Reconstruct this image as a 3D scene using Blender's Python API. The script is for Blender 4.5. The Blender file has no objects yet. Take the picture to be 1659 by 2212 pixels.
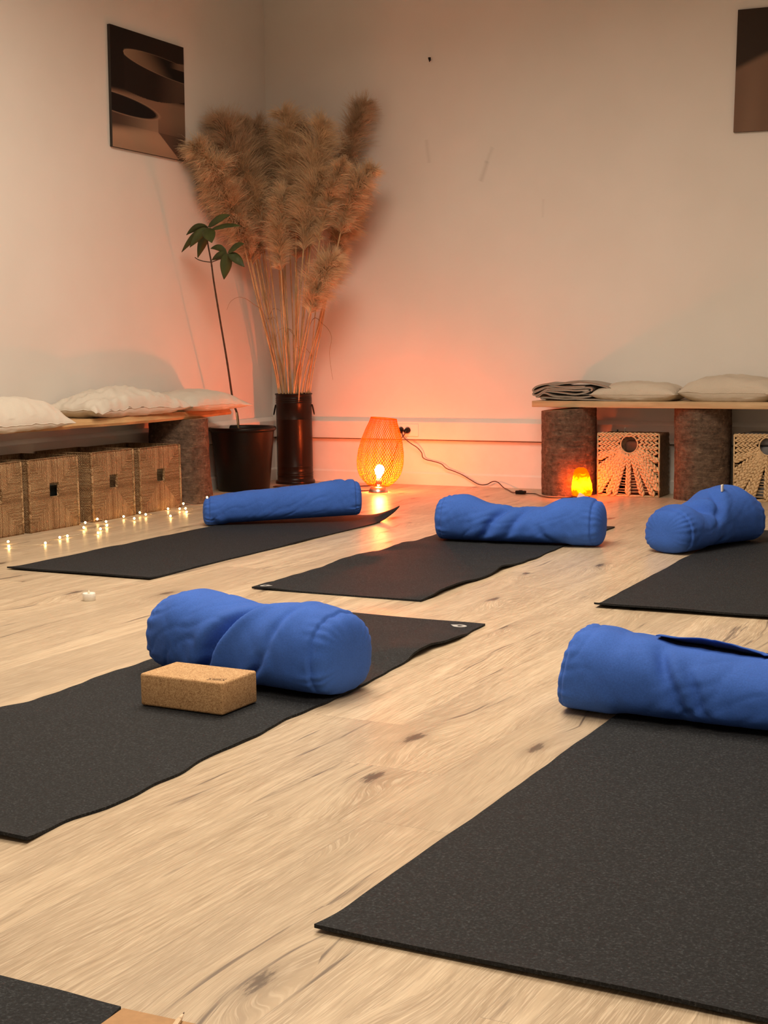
import bpy, math, random
from math import sin, cos, pi, radians, sqrt, exp, atan2, floor as ifloor
from mathutils import Vector, Matrix, noise
import numpy as np

random.seed(7)
SC = bpy.context.scene
COL = SC.collection

# ------------------------------------------------------------------ camera
cam_d = bpy.data.cameras.new('camera')
cam = bpy.data.objects.new('camera', cam_d)
COL.objects.link(cam)
cam_d.sensor_fit = 'HORIZONTAL'
cam_d.sensor_width = 36.0
cam_d.lens = 36.0 * 3100.0 / 1659.0
cam_d.clip_start = 0.05
YAW, PITCH, ROLL = 0.4917, 0.11434, 0.0145
fh = Vector((-sin(YAW), cos(YAW), 0)); rh = Vector((cos(YAW), sin(YAW), 0)); up = Vector((0, 0, 1))
fw = fh * cos(PITCH) - up * sin(PITCH)
u0 = up * cos(PITCH) + fh * sin(PITCH)
rr = rh * cos(ROLL) - u0 * sin(ROLL)
uu = u0 * cos(ROLL) + rh * sin(ROLL)
M = Matrix.Identity(4)
for k in range(3):
    M[k][0] = rr[k]; M[k][1] = uu[k]; M[k][2] = -fw[k]
M[2][3] = 0.83
cam.matrix_world = M
SC.camera = cam

# ------------------------------------------------------------------ light and exposure
SC.view_settings.view_transform = 'Standard'
SC.view_settings.look = 'None'
SC.view_settings.exposure = 0.0
SC.view_settings.gamma = 1.0
SC.cycles.use_denoising = True
SC.cycles.use_adaptive_sampling = True
SC.cycles.adaptive_threshold = 0.02
SC.cycles.max_bounces = 7
SC.cycles.sample_clamp_indirect = 6.0
SC.cycles.caustics_reflective = False
SC.cycles.caustics_refractive = False

w = bpy.data.worlds.new('World'); SC.world = w
w.use_nodes = True
w.node_tree.nodes['Background'].inputs[0].default_value = (1.0, 0.72, 0.46, 1)
w.node_tree.nodes['Background'].inputs[1].default_value = 0.05

def area(name, loc, rot, sx, sy, power, color):
    d = bpy.data.lights.new(name, 'AREA'); d.shape = 'RECTANGLE'; d.size = sx; d.size_y = sy
    d.energy = power; d.color = color; d.spread = radians(164)
    o = bpy.data.objects.new(name, d); COL.objects.link(o)
    o.location = loc; o.rotation_euler = rot
    return o
WARM = (1.0, 0.83, 0.635)
area('ceiling_light', (-2.45, 3.95, 3.2), (0, 0, 0), 1.8, 2.0, 138, WARM)
area('ceiling_light', (-0.7, 1.2, 3.2), (0, 0, 0), 1.8, 1.8, 68, WARM)

# ------------------------------------------------------------------ node helper
class NT:
    def __init__(self, name):
        self.m = bpy.data.materials.new(name); self.m.use_nodes = True
        self.t = self.m.node_tree; self.t.nodes.clear()
        self.out = self.n('ShaderNodeOutputMaterial')
    def n(self, typ, **kw):
        nd = self.t.nodes.new(typ)
        for k, v in kw.items():
            if k.startswith('i_'):
                key = k[2:]
                key = int(key) if key.isdigit() else key.replace('__', ' ')
                self.put(nd.inputs[key], v)
            else:
                setattr(nd, k, v)
        return nd
    def put(self, sock, v):
        if isinstance(v, bpy.types.NodeSocket): self.t.links.new(v, sock)
        elif isinstance(v, bpy.types.Node): self.t.links.new(v.outputs[0], sock)
        else: sock.default_value = v
    def math(self, op, a, b=0.0, c=None, clamp=False):
        nd = self.n('ShaderNodeMath', operation=op, use_clamp=clamp)
        self.put(nd.inputs[0], a); self.put(nd.inputs[1], b)
        if c is not None: self.put(nd.inputs[2], c)
        return nd.outputs[0]
    def mix(self, f, a, b, blend='MIX'):
        nd = self.n('ShaderNodeMix', data_type='RGBA', blend_type=blend)
        self.put(nd.inputs[0], f)
        self.put(nd.inputs[6], a if not isinstance(a, tuple) else (*a, 1)[:4])
        self.put(nd.inputs[7], b if not isinstance(b, tuple) else (*b, 1)[:4])
        return nd.outputs[2]
    def ramp(self, f, stops, interp='LINEAR'):
        nd = self.n('ShaderNodeValToRGB'); nd.color_ramp.interpolation = interp
        el = nd.color_ramp.elements
        while len(el) < len(stops): el.new(0.5)
        for e, (p, c) in zip(el, stops):
            e.position = p; e.color = (*c, 1) if isinstance(c, tuple) else (c, c, c, 1)
        self.put(nd.inputs[0], f)
        return nd.outputs[0]
    def xyz(self, kind='Object'):
        tc = self.n('ShaderNodeTexCoord'); s = self.n('ShaderNodeSeparateXYZ')
        self.put(s.inputs[0], tc.outputs[kind])
        return tc.outputs[kind], s.outputs[0], s.outputs[1], s.outputs[2]
    def vec(self, x, y, z=0.0):
        c = self.n('ShaderNodeCombineXYZ')
        self.put(c.inputs[0], x); self.put(c.inputs[1], y); self.put(c.inputs[2], z)
        return c.outputs[0]
    def noise(self, v, scale, detail=4, rough=.55, dist=0.0):
        nd = self.n('ShaderNodeTexNoise'); self.put(nd.inputs['Vector'], v)
        nd.inputs['Scale'].default_value = scale; nd.inputs['Detail'].default_value = detail
        nd.inputs['Roughness'].default_value = rough; nd.inputs['Distortion'].default_value = dist
        return nd.outputs[0]
    def bump(self, h, strength=.3, dist=.01, normal=None):
        nd = self.n('ShaderNodeBump'); nd.inputs['Strength'].default_value = strength
        nd.inputs['Distance'].default_value = dist; self.put(nd.inputs['Height'], h)
        if normal is not None: self.put(nd.inputs['Normal'], normal)
        return nd.outputs[0]
    def bsdf(self, color, rough=.6, normal=None, **kw):
        b = self.n('ShaderNodeBsdfPrincipled')
        self.put(b.inputs['Base Color'], (*color, 1) if isinstance(color, tuple) else color)
        self.put(b.inputs['Roughness'], rough)
        if normal is not None: self.put(b.inputs['Normal'], normal)
        for k, v in kw.items(): self.put(b.inputs[k.replace('__', ' ')], v)
        self.t.links.new(b.outputs[0], self.out.inputs[0])
        return b

def plain(name, color, rough=.6, metallic=0.0, nscale=40, amt=.12, bump=0.0, bscale=200, **kw):
    t = NT(name); v, x, y, z = t.xyz()
    f = t.noise(v, nscale)
    c0 = tuple(max(0, k * (1 - amt)) for k in color); c1 = tuple(min(1, k * (1 + amt)) for k in color)
    col = t.ramp(f, [(.3, c0), (.7, c1)])
    nrm = t.bump(t.noise(v, bscale, 3), bump, .003) if bump else None
    t.bsdf(col, rough, nrm, Metallic=metallic, **kw)
    return t.m

# ------------------------------------------------------------------ mesh helpers
def obj(name, V, F, m, parent=None, smooth=True, loc=None):
    me = bpy.data.meshes.new(name)
    me.from_pydata([tuple(v) for v in V], [], F); me.update()
    if smooth: me.polygons.foreach_set('use_smooth', [True] * len(me.polygons))
    if m is not None: me.materials.append(m)
    o = bpy.data.objects.new(name, me); COL.objects.link(o)
    if parent is not None: o.parent = parent
    if loc is not None: o.location = loc
    return o

def thing(name, label, cat, loc=(0, 0, 0), rz=0.0, group=None):
    o = bpy.data.objects.new(name, None); COL.objects.link(o)
    o.location = loc; o.rotation_euler = (0, 0, rz); o.empty_display_size = .1
    return tag(o, label, cat, group)

def tag(o, label, cat, group=None):
    o['label'] = label; o['category'] = cat
    if group: o['group'] = group
    return o

def struct(o):
    o['kind'] = 'structure'; return o

class MB:
    def __init__(self): self.V = []; self.F = []
    def add(self, V, F):
        n = len(self.V); self.V += [tuple(v) for v in V]; self.F += [tuple(i + n for i in f) for f in F]; return self
    def box(self, x0, x1, y0, y1, z0, z1):
        V = [(x, y, z) for z in (z0, z1) for y in (y0, y1) for x in (x0, x1)]
        F = [(0, 2, 3, 1), (4, 5, 7, 6), (0, 1, 5, 4), (2, 6, 7, 3), (0, 4, 6, 2), (1, 3, 7, 5)]
        return self.add(V, F)
    def build(self, name, m, parent=None, smooth=False): return obj(name, self.V, self.F, m, parent, smooth)

def grid_faces(nu, nv, closed_v=False, closed_u=False, off=0):
    F = []
    for i in range(nu if closed_u else nu - 1):
        for j in range(nv if closed_v else nv - 1):
            a = i * nv + j; b = i * nv + (j + 1) % nv
            c = ((i + 1) % nu) * nv + (j + 1) % nv; d = ((i + 1) % nu) * nv + j
            F.append((off + a, off + d, off + c, off + b))
    return F

def tube(pts, rad, n=8, caps=True):
    """rad: number or list"""
    P = [Vector(p) for p in pts]; m = len(P); V = []
    R = rad if isinstance(rad, (list, tuple)) else [rad] * m
    T = [(P[min(i + 1, m - 1)] - P[max(i - 1, 0)]).normalized() for i in range(m)]
    a = Vector((0, 0, 1)) if abs(T[0].z) < .9 else Vector((1, 0, 0))
    N = (a - T[0] * a.dot(T[0])).normalized()
    for i in range(m):
        N = (N - T[i] * N.dot(T[i])).normalized(); B = T[i].cross(N)
        for j in range(n):
            t = 2 * pi * j / n; V.append(P[i] + (N * cos(t) + B * sin(t)) * R[i])
    F = grid_faces(m, n, True)
    F = [tuple(reversed(f)) for f in F]
    if caps:
        F.append(tuple(range(n))[::-1]); F.append(tuple((m - 1) * n + j for j in range(n)))
    return V, F

def spline(pts, k=8):
    P = [Vector(p) for p in pts]; out = []
    for i in range(len(P) - 1):
        p0 = P[max(i - 1, 0)]; p1 = P[i]; p2 = P[i + 1]; p3 = P[min(i + 2, len(P) - 1)]
        for j in range(k):
            t = j / k
            out.append(.5 * ((2 * p1) + (p2 - p0) * t + (2 * p0 - 5 * p1 + 4 * p2 - p3) * t * t + (3 * p1 - p0 - 3 * p2 + p3) * t ** 3))
    out.append(P[-1]); return out

def lathe(prof, n=48, cap0=True, cap1=False):
    V = [(r * cos(2 * pi * j / n), r * sin(2 * pi * j / n), z) for r, z in prof for j in range(n)]
    F = [tuple(reversed(f)) for f in grid_faces(len(prof), n, True)]
    if cap0: F.append(tuple(range(n))[::-1])
    if cap1: F.append(tuple((len(prof) - 1) * n + j for j in range(n)))
    return V, F

def bevel(o, wd, seg=3):
    md = o.modifiers.new('bevel', 'BEVEL'); md.width = wd; md.segments = seg; md.limit_method = 'ANGLE'
    o.data.polygons.foreach_set('use_smooth', [True] * len(o.data.polygons))
    return o

def lerp_table(tab, x):
    if x <= tab[0][0]: return tab[0][1]
    for (a, va), (b, vb) in zip(tab, tab[1:]):
        if x <= b:
            t = (x - a) / (b - a); t = t * t * (3 - 2 * t)
            return va + (vb - va) * t
    return tab[-1][1]

def N3(x, y, z): return noise.noise(Vector((x, y, z)))
def FB(x, y, z, o=4): return noise.fractal(Vector((x, y, z)), 1.0, 2.0, o)

# ------------------------------------------------------------------ materials
def mat_wall(name, scuffs=()):
    t = NT(name); v, x, y, z = t.xyz()
    big = t.noise(v, 1.3, 3); fine = t.noise(v, 90, 5, .6); mid = t.noise(v, 9, 4)
    col = t.ramp(big, [(.3, (.74, .72, .69)), (.7, (.80, .78, .755))])
    col = t.mix(t.math('MULTIPLY', mid, .10), col, (.6, .57, .53))
    for x0, z0, x1, z1, wd, k in scuffs:       # faint grey rub marks
        L = sqrt((x1 - x0) ** 2 + (z1 - z0) ** 2); dx, dz = (x1 - x0) / L, (z1 - z0) / L
        rx = t.math('SUBTRACT', x, x0); rz = t.math('SUBTRACT', z, z0)
        al = t.math('ADD', t.math('MULTIPLY', rx, dx), t.math('MULTIPLY', rz, dz)); ac = t.math('ABSOLUTE', t.math('ADD', t.math('SUBTRACT', t.math('MULTIPLY', rx, dz), t.math('MULTIPLY', rz, dx)), t.math('MULTIPLY', t.math('SUBTRACT', mid, .5), .03)))
        m1 = t.ramp(ac, [(0.0, 1.0), (wd, 0.0)]); m2 = t.math('MULTIPLY', t.math('GREATER_THAN', al, 0.0), t.math('LESS_THAN', al, L))
        col = t.mix(t.math('MULTIPLY', t.math('MULTIPLY', m1, m2), k), col, (.42, .40, .37))
    h = t.math('ADD', t.math('MULTIPLY', fine, .6), t.math('MULTIPLY', mid, .5))
    t.bsdf(col, .75, t.bump(h, .12, .004), Specular__IOR__Level=.25)
    return t.m

def mat_floor():
    t = NT('oak_planks'); v, X, Y, Z = t.xyz()
    px = t.math('DIVIDE', t.math('ADD', X, 1.19), .241)
    ix = t.math('FLOOR', px); fx = t.math('SUBTRACT', px, ix)
    wn = t.n('ShaderNodeTexWhiteNoise', noise_dimensions='1D'); t.put(wn.inputs['W'], ix)
    # staggered rows of 1.5 m boards
    py = t.math('ADD', t.math('DIVIDE', t.math('SUBTRACT', Y, 2.149), 1.5), t.math('MULTIPLY', ix, -.80133))
    iy = t.math('FLOOR', py); fy = t.math('SUBTRACT', py, iy)
    wn2 = t.n('ShaderNodeTexWhiteNoise', noise_dimensions='2D'); t.put(wn2.inputs['Vector'], t.vec(ix, iy))
    rnd = wn2.outputs[0]
    wn3 = t.n('ShaderNodeTexWhiteNoise', noise_dimensions='2D'); t.put(wn3.inputs['Vector'], t.vec(t.math('ADD', ix, 17.3), iy))
    rnd2 = wn3.outputs[0]
    ox = t.math('MULTIPLY', rnd, 37.0); oy = t.math('MULTIPLY', rnd2, 53.0)
    lx = t.math('ADD', X, ox); ly = t.math('ADD', Y, oy)
    # knots: stretched cells, only some of them
    kv = t.vec(t.math('MULTIPLY', lx, 5.2), t.math('MULTIPLY', ly, 1.75), 0.0)
    vor = t.n('ShaderNodeTexVoronoi', feature='F1', voronoi_dimensions='2D'); t.put(vor.inputs['Vector'], kv); vor.inputs['Scale'].default_value = 1.0
    sepc = t.n('ShaderNodeSeparateColor'); t.put(sepc.inputs[0], vor.outputs['Color'])
    pick = t.math('GREATER_THAN', sepc.outputs[0], .66)
    kd = vor.outputs['Distance']
    # grain runs along the board and flows round the knots
    warp = t.math('MULTIPLY', t.math('MULTIPLY', pick, t.math('POWER', 2.718, t.math('MULTIPLY', t.math('MULTIPLY', kd, kd), -9.0))), .055)
    wob = t.math('MULTIPLY', t.math('SUBTRACT', t.noise(t.vec(t.math('MULTIPLY', lx, 3.0), t.math('MULTIPLY', ly, .9)), 1.0, 3), .5), .12)
    gx = t.math('ADD', t.math('ADD', lx, warp), wob)
    g1 = t.noise(t.vec(t.math('MULTIPLY', gx, 26.0), t.math('MULTIPLY', ly, 1.0)), 1.0, 7, .66, .15)
    g2 = t.noise(t.vec(t.math('MULTIPLY', gx, 170.0), t.math('MULTIPLY', ly, 5.5)), 1.0, 5, .62)
    g3 = t.noise(t.vec(t.math('MULTIPLY', gx, 480.0), t.math('MULTIPLY', ly, 13.0)), 1.0, 3, .6)
    # cathedral lines
    cat = t.math('SINE', t.math('MULTIPLY', t.math('ADD', gx, t.math('MULTIPLY', t.noise(t.vec(t.math('MULTIPLY', lx, 4.5), t.math('MULTIPLY', ly, .8)), 1.0, 2, .4), .30)), 360.0))
    catm = t.math('MULTIPLY', t.math('ADD', t.math('MULTIPLY', cat, .5), .5), t.ramp(t.noise(t.vec(t.math('MULTIPLY', lx, 5.0), t.math('MULTIPLY', ly, .9), 3.7), 1.0, 2), [(.46, 0.0), (.62, 1.0)]))
    blotch = t.noise(t.vec(t.math('MULTIPLY', lx, 6.5), t.math('MULTIPLY', ly, 1.0), 9.1), 1.0, 4, .6)
    base = t.ramp(g1, [(.30, (.36, .275, .185)), (.46, (.545, .435, .305)), (.62, (.66, .545, .395))])
    base = t.mix(t.ramp(blotch, [(.46, 0.0), (.66, .78)]), base, (.37, .29, .205))
    base = t.mix(t.math('MULTIPLY', catm, .48), base, (.33, .245, .16))
    base = t.mix(t.ramp(g2, [(.48, 0.0), (.64, .50)]), base, (.30, .22, .145))
    base = t.mix(t.ramp(g3, [(.50, 0.0), (.62, .50)]), base, (.80, .69, .53))
    # plank to plank
    base = t.mix(t.math('MULTIPLY', rnd, .80), base, t.mix(.55, base, (.34, .275, .20)))
    # knots and cracks
    kn = t.noise(t.vec(t.math('MULTIPLY', lx, 75.0), t.math('MULTIPLY', ly, 14.0), 2.2), 1.0, 5, .7)
    ring = t.ramp(t.math('ADD', kd, t.math('ADD', t.math('MULTIPLY', t.math('SUBTRACT', g2, .5), .10), t.math('MULTIPLY', t.math('SUBTRACT', kn, .5), .20))), [(.0, 1.0), (.045, .92), (.075, .30), (.15, .10), (.24, 0.0)])
    base = t.mix(t.math('MULTIPLY', t.math('MULTIPLY', ring, pick), .92), base, (.085, .060, .045))
    crack = t.ramp(t.noise(t.vec(t.math('MULTIPLY', gx, 30.0), t.math('MULTIPLY', ly, 1.3), 5.5), 1.0, 3, .5), [(.635, 0.0), (.68, 1.0)])
    crk = t.math('MULTIPLY', crack, t.ramp(t.noise(t.vec(t.math('MULTIPLY', gx, 120.0), t.math('MULTIPLY', ly, 5.0), 1.5), 1.0, 3), [(.45, 0.0), (.6, 1.0)]))
    base = t.mix(t.math('MULTIPLY', crk, .85), base, (.13, .10, .08))
    # joints
    ex = t.math('MINIMUM', fx, t.math('SUBTRACT', 1.0, fx)); ey = t.math('MINIMUM', fy, t.math('SUBTRACT', 1.0, fy))
    jx = t.math('LESS_THAN', ex, .0035); jy = t.math('LESS_THAN', ey, .0007)
    j = t.math('MAXIMUM', jx, jy)
    base = t.mix(t.math('MULTIPLY', j, .35), base, (.20, .16, .12))
    h = t.math('ADD', t.math('MULTIPLY', g2, .5), t.math('ADD', t.math('MULTIPLY', g3, .5), t.math('MULTIPLY', j, -1.0)))
    rough = t.math('ADD', t.math('MULTIPLY', g2, .16), .27)
    t.bsdf(base, rough, t.bump(h, .22, .0015), Specular__IOR__Level=.42)
    return t.m

M_wall = mat_wall('white_wall_paint')
M_trim = plain('white_gloss_trim', (.77, .75, .72), .5, nscale=6, amt=.04)
M_gap = plain('dark_gap', (.06, .045, .04), .9)
M_floor = mat_floor()
M_ceil = plain('ceiling_paint', (.75, .73, .70), .8, nscale=4, amt=.04)

def mat_yoga():
    t = NT('black_mat_foam'); v, x, y, z = t.xyz()
    f = t.noise(v, 210, 4, .75); g = t.noise(v, 7, 4); h2 = t.noise(v, 130, 3)
    col = t.ramp(f, [(.36, (.008, .0092, .0115)), (.54, (.0175, .0205, .0248)), (.68, (.062, .070, .081))])
    col = t.mix(t.math('MULTIPLY', g, .25), col, (.021, .022, .026))
    hh = t.math('ADD', f, t.math('MULTIPLY', h2, .6))
    t.bsdf(col, .70, t.bump(hh, .5, .002), Specular__IOR__Level=.14)
    return t.m
M_mat = mat_yoga()
M_logo = plain('pale_grey_print', (.40, .41, .42), .6)

def mat_cloth(name, c, scale=900, rough=.85, amt=.16, sheen=.15, bump=.25):
    t = NT(name); v, x, y, z = t.xyz()
    a = t.n('ShaderNodeTexWave', wave_type='BANDS', bands_direction='X'); t.put(a.inputs['Vector'], v); a.inputs['Scale'].default_value = scale / 6.3; a.inputs['Distortion'].default_value = 1.2
    b = t.n('ShaderNodeTexWave', wave_type='BANDS', bands_direction='Z'); t.put(b.inputs['Vector'], v); b.inputs['Scale'].default_value = scale / 6.3; b.inputs['Distortion'].default_value = 1.2
    wv = t.math('MULTIPLY', t.math('ADD', a.outputs[1], b.outputs[1]), .5)
    big = t.noise(v, 5, 4); fine = t.noise(v, 260, 4, .7)
    mixv = t.math('ADD', t.math('MULTIPLY', fine, .5), t.math('MULTIPLY', big, .5))
    lo = tuple(k * (1 - amt) for k in c); hi = tuple(min(1, k * (1 + amt)) for k in c)
    col = t.ramp(mixv, [(.38, lo), (.62, hi)])
    n1 = t.bump(t.noise(v, 38, 4, .6), bump * .45, .006)
    nrm = t.bump(t.math('ADD', t.math('MULTIPLY', wv, .10), fine), bump, .0012, n1)
    t.bsdf(col, rough, nrm, Specular__IOR__Level=.2, Sheen__Weight=sheen, Sheen__Roughness=.5, Sheen__Tint=(*[min(1, k * 1.5 + .1) for k in c], 1))
    return t.m
M_blue = mat_cloth('blue_cotton', (.040, .122, .50), sheen=.16)
M_blue_dark = mat_cloth('navy_velcro', (.012, .018, .05))
M_cream = mat_cloth('cream_cotton', (.63, .595, .53), sheen=.05, amt=.05, bump=.10)
M_taupe = mat_cloth('beige_linen', (.56, .50, .42), sheen=.05, amt=.07, bump=.14)
M_fleece = mat_cloth('grey_brown_fleece', (.30, .26, .225), sheen=.3, scale=500)
M_black_plastic = plain('black_plastic', (.008, .0075, .007), .34, nscale=12, Specular__IOR__Level=.16)
M_black_metal = plain('black_lacquered_metal', (.011, .0085, .0075), .28, nscale=8, Specular__IOR__Level=.14)
M_soil = plain('dark_soil', (.03, .022, .016), .95, nscale=60, amt=.5, bump=.6, bscale=90)
M_cord = plain('brown_black_cord', (.030, .018, .012), .5)
M_silver = plain('brushed_silver', (.55, .53, .50), .3, metallic=1.0)
M_white_plastic = plain('white_plastic', (.80, .78, .73), .4, Subsurface__Weight=0.0)

def mat_wood(name, c0, c1, sx=2.0, sy=30.0, axis='x'):
    t = NT(name); v, x, y, z = t.xyz()
    if axis == 'x': vv = t.vec(t.math('MULTIPLY', x, sx), t.math('MULTIPLY', y, sy), t.math('MULTIPLY', z, sy))
    else: vv = t.vec(t.math('MULTIPLY', x, sy), t.math('MULTIPLY', y, sx), t.math('MULTIPLY', z, sy))
    g = t.noise(vv, 1.0, 6, .6, .4); g2 = t.noise(v, 3.0, 3)
    col = t.ramp(t.math('ADD', t.math('MULTIPLY', g, .7), t.math('MULTIPLY', g2, .3)), [(.35, c0), (.62, c1)])
    t.bsdf(col, .55, t.bump(g, .2, .002), Specular__IOR__Level=.3)
    return t.m
M_pine = mat_wood('pine_plank', (.42, .28, .15), (.62, .46, .28))
M_live = mat_wood('live_edge_plank', (.36, .20, .09), (.60, .40, .20), axis='y')

def mat_bark():
    t = NT('bark'); v, x, y, z = t.xyz()
    bands = t.noise(t.vec(t.math('MULTIPLY', x, 9.0), t.math('MULTIPLY', y, 9.0), t.math('MULTIPLY', z, 38.0)), 1.0, 5, .65)
    lent = t.noise(t.vec(t.math('MULTIPLY', x, 22.0), t.math('MULTIPLY', y, 22.0), t.math('MULTIPLY', z, 110.0)), 1.0, 3, .6)
    gr = t.noise(v, 35, 6, .7); big = t.noise(v, 5, 3)
    col = t.ramp(t.math('ADD', t.math('MULTIPLY', bands, .4), t.math('MULTIPLY', gr, .6)), [(.36, (.040, .025, .018)), (.5, (.125, .083, .060)), (.7, (.26, .18, .13))])
    col = t.mix(t.math('MULTIPLY', big, .35), col, (.12, .095, .08))
    col = t.mix(t.ramp(lent, [(.62, 0.0), (.72, .7)]), col, (.33, .24, .16))
    h = t.math('ADD', bands, t.math('MULTIPLY', gr, .8))
    t.bsdf(col, .9, t.bump(h, .9, .012), Specular__IOR__Level=.15)
    return t.m
M_bark = mat_bark()
M_endgrain = plain('cut_log_end', (.33, .22, .13), .8, nscale=30, amt=.25)

def mat_seagrass():
    t = NT('seagrass_weave')
    uv = t.n('ShaderNodeUVMap'); uv.uv_map = 'quad'
    s = t.n('ShaderNodeSeparateXYZ'); t.put(s.inputs[0], uv.outputs[0])
    tc = t.n('ShaderNodeTexCoord'); v = tc.outputs['Object']
    jit = t.math('MULTIPLY', t.math('SUBTRACT', t.noise(v, 26, 4), .5), .10)
    u = t.math('ADD', s.outputs[0], jit); w_ = t.math('ADD', s.outputs[1], t.math('MULTIPLY', jit, 1.0))
    au = t.math('ABSOLUTE', s.outputs[0]); av = t.math('ABSOLUTE', s.outputs[1])
    vert = t.math('GREATER_THAN', t.math('ADD', av, t.math('MULTIPLY', jit, .4)), au)       # top and bottom triangles: upright strands
    coord = t.math('ADD', t.math('MULTIPLY', u, vert), t.math('MULTIPLY', w_, t.math('SUBTRACT', 1.0, vert)))
    along = t.math('ADD', t.math('MULTIPLY', w_, vert), t.math('MULTIPLY', u, t.math('SUBTRACT', 1.0, vert)))
    ph = t.math('MULTIPLY', coord, 30.0)
    strand = t.math('ABSOLUTE', t.math('SINE', t.math('MULTIPLY', ph, pi)))
    ids = t.math('FLOOR', ph)
    tw = t.math('SINE', t.math('MULTIPLY', t.math('ADD', along, t.math('MULTIPLY', coord, 1.2)), 90.0))
    wn = t.n('ShaderNodeTexWhiteNoise', noise_dimensions='1D'); t.put(wn.inputs['W'], ids)
    fine = t.noise(v, 120, 4, .7); big = t.noise(v, 9, 3)
    k = t.math('ADD', t.math('MULTIPLY', fine, .45), t.math('ADD', t.math('MULTIPLY', wn.outputs[0], .25), t.math('MULTIPLY', big, .3)))
    col = t.ramp(k, [(.30, (.24, .135, .068)), (.5, (.45, .285, .155)), (.72, (.66, .48, .29))])
    col = t.mix(t.math('MULTIPLY', t.math('SUBTRACT', 1.0, vert), .30), col, (.20, .10, .045))
    gap = t.ramp(strand, [(.05, 1.0), (.35, 0.0)])
    deep = t.math('GREATER_THAN', wn.outputs[0], .82)
    col = t.mix(t.math('MULTIPLY', gap, t.math('ADD', .15, t.math('MULTIPLY', deep, .55))), col, (.05, .026, .013))
    h = t.math('ADD', strand, t.math('ADD', t.math('MULTIPLY', tw, .25), t.math('MULTIPLY', fine, .5)))
    t.bsdf(col, .8, t.bump(h, .8, .006), Specular__IOR__Level=.2)
    return t.m
M_seagrass = mat_seagrass()
M_braid = plain('water_hyacinth', (.62, .44, .25), .7, nscale=70, amt=.22, bump=.3, bscale=160)
M_braid_dark = plain('woven_basket_side', (.24, .155, .085), .8, nscale=60, amt=.35, bump=.8, bscale=70)
M_basket_in = plain('basket_inside', (.11, .07, .04), .9, nscale=30, amt=.3)

def mat_hair(name, c):
    t = NT(name); v, x, y, z = t.xyz()
    col = t.ramp(t.noise(v, 16, 4), [(.3, tuple(k * .72 for k in c)), (.7, tuple(min(1, k * 1.2) for k in c))])
    d = t.n('ShaderNodeBsdfDiffuse'); t.put(d.inputs[0], col)
    tr = t.n('ShaderNodeBsdfTranslucent'); t.put(tr.inputs[0], col)
    mx = t.n('ShaderNodeMixShader'); mx.inputs[0].default_value = .3
    t.t.links.new(d.outputs[0], mx.inputs[1]); t.t.links.new(tr.outputs[0], mx.inputs[2])
    t.t.links.new(mx.outputs[0], t.out.inputs[0])
    return t.m
M_plume = mat_hair('pampas_plume', (.84, .64, .43))
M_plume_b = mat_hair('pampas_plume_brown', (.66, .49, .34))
M_reed = plain('dry_reed', (.56, .38, .20), .6, nscale=15, amt=.25)
M_leafdry = plain('dry_grass_blade', (.34, .21, .11), .7)
M_leaf = plain('plant_leaf', (.040, .054, .010), .6, nscale=14, amt=.3)
M_stem = plain('plant_stem', (.06, .035, .02), .8, nscale=50, amt=.3, bump=.4)

def mat_emit(name, color, s, paint=None):
    t = NT(name); e = t.n('ShaderNodeEmission')
    if paint: t.put(e.inputs[0], paint(t))
    else: e.inputs[0].default_value = (*color, 1)
    e.inputs[1].default_value = s
    t.t.links.new(e.outputs[0], t.out.inputs[0]); return t.m

def mat_shade():
    t = NT('orange_bamboo_strip'); v, x, y, z = t.xyz()
    col = t.ramp(t.noise(v, 40, 4), [(.3, (.80, .30, .022)), (.7, (.92, .40, .045))])
    d = t.n('ShaderNodeBsdfDiffuse'); t.put(d.inputs[0], col)
    tr = t.n('ShaderNodeBsdfTranslucent'); t.put(tr.inputs[0], col)
    mx = t.n('ShaderNodeMixShader'); mx.inputs[0].default_value = .5
    t.t.links.new(d.outputs[0], mx.inputs[1]); t.t.links.new(tr.outputs[0], mx.inputs[2])
    t.t.links.new(mx.outputs[0], t.out.inputs[0]); return t.m
M_shade = mat_shade()
M_bulb = mat_emit('glowing_bulb', (1.0, .125, .026), 1220.0)
M_fairy = mat_emit('fairy_bulb', (1.0, .60, .20), 34.0)

def mat_cork():
    t = NT('cork'); v, x, y, z = t.xyz()
    vo = t.n('ShaderNodeTexVoronoi'); t.put(vo.inputs['Vector'], v); vo.inputs['Scale'].default_value = 470
    s = t.n('ShaderNodeSeparateColor'); t.put(s.inputs[0], vo.outputs['Color'])
    big = t.noise(v, 60, 5, .7)
    k = t.math('ADD', t.math('MULTIPLY', s.outputs[0], .55), t.math('MULTIPLY', big, .45))
    col = t.ramp(k, [(.12, (.15, .072, .03)), (.3, (.40, .235, .112)), (.55, (.52, .33, .168)), (.85, (.66, .45, .25))])
    t.bsdf(col, .8, t.bump(k, .35, .0015), Specular__IOR__Level=.25)
    return t.m
M_cork = mat_cork()
M_stamp = plain('dark_stamp_ink', (.10, .05, .022), .8)

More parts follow.
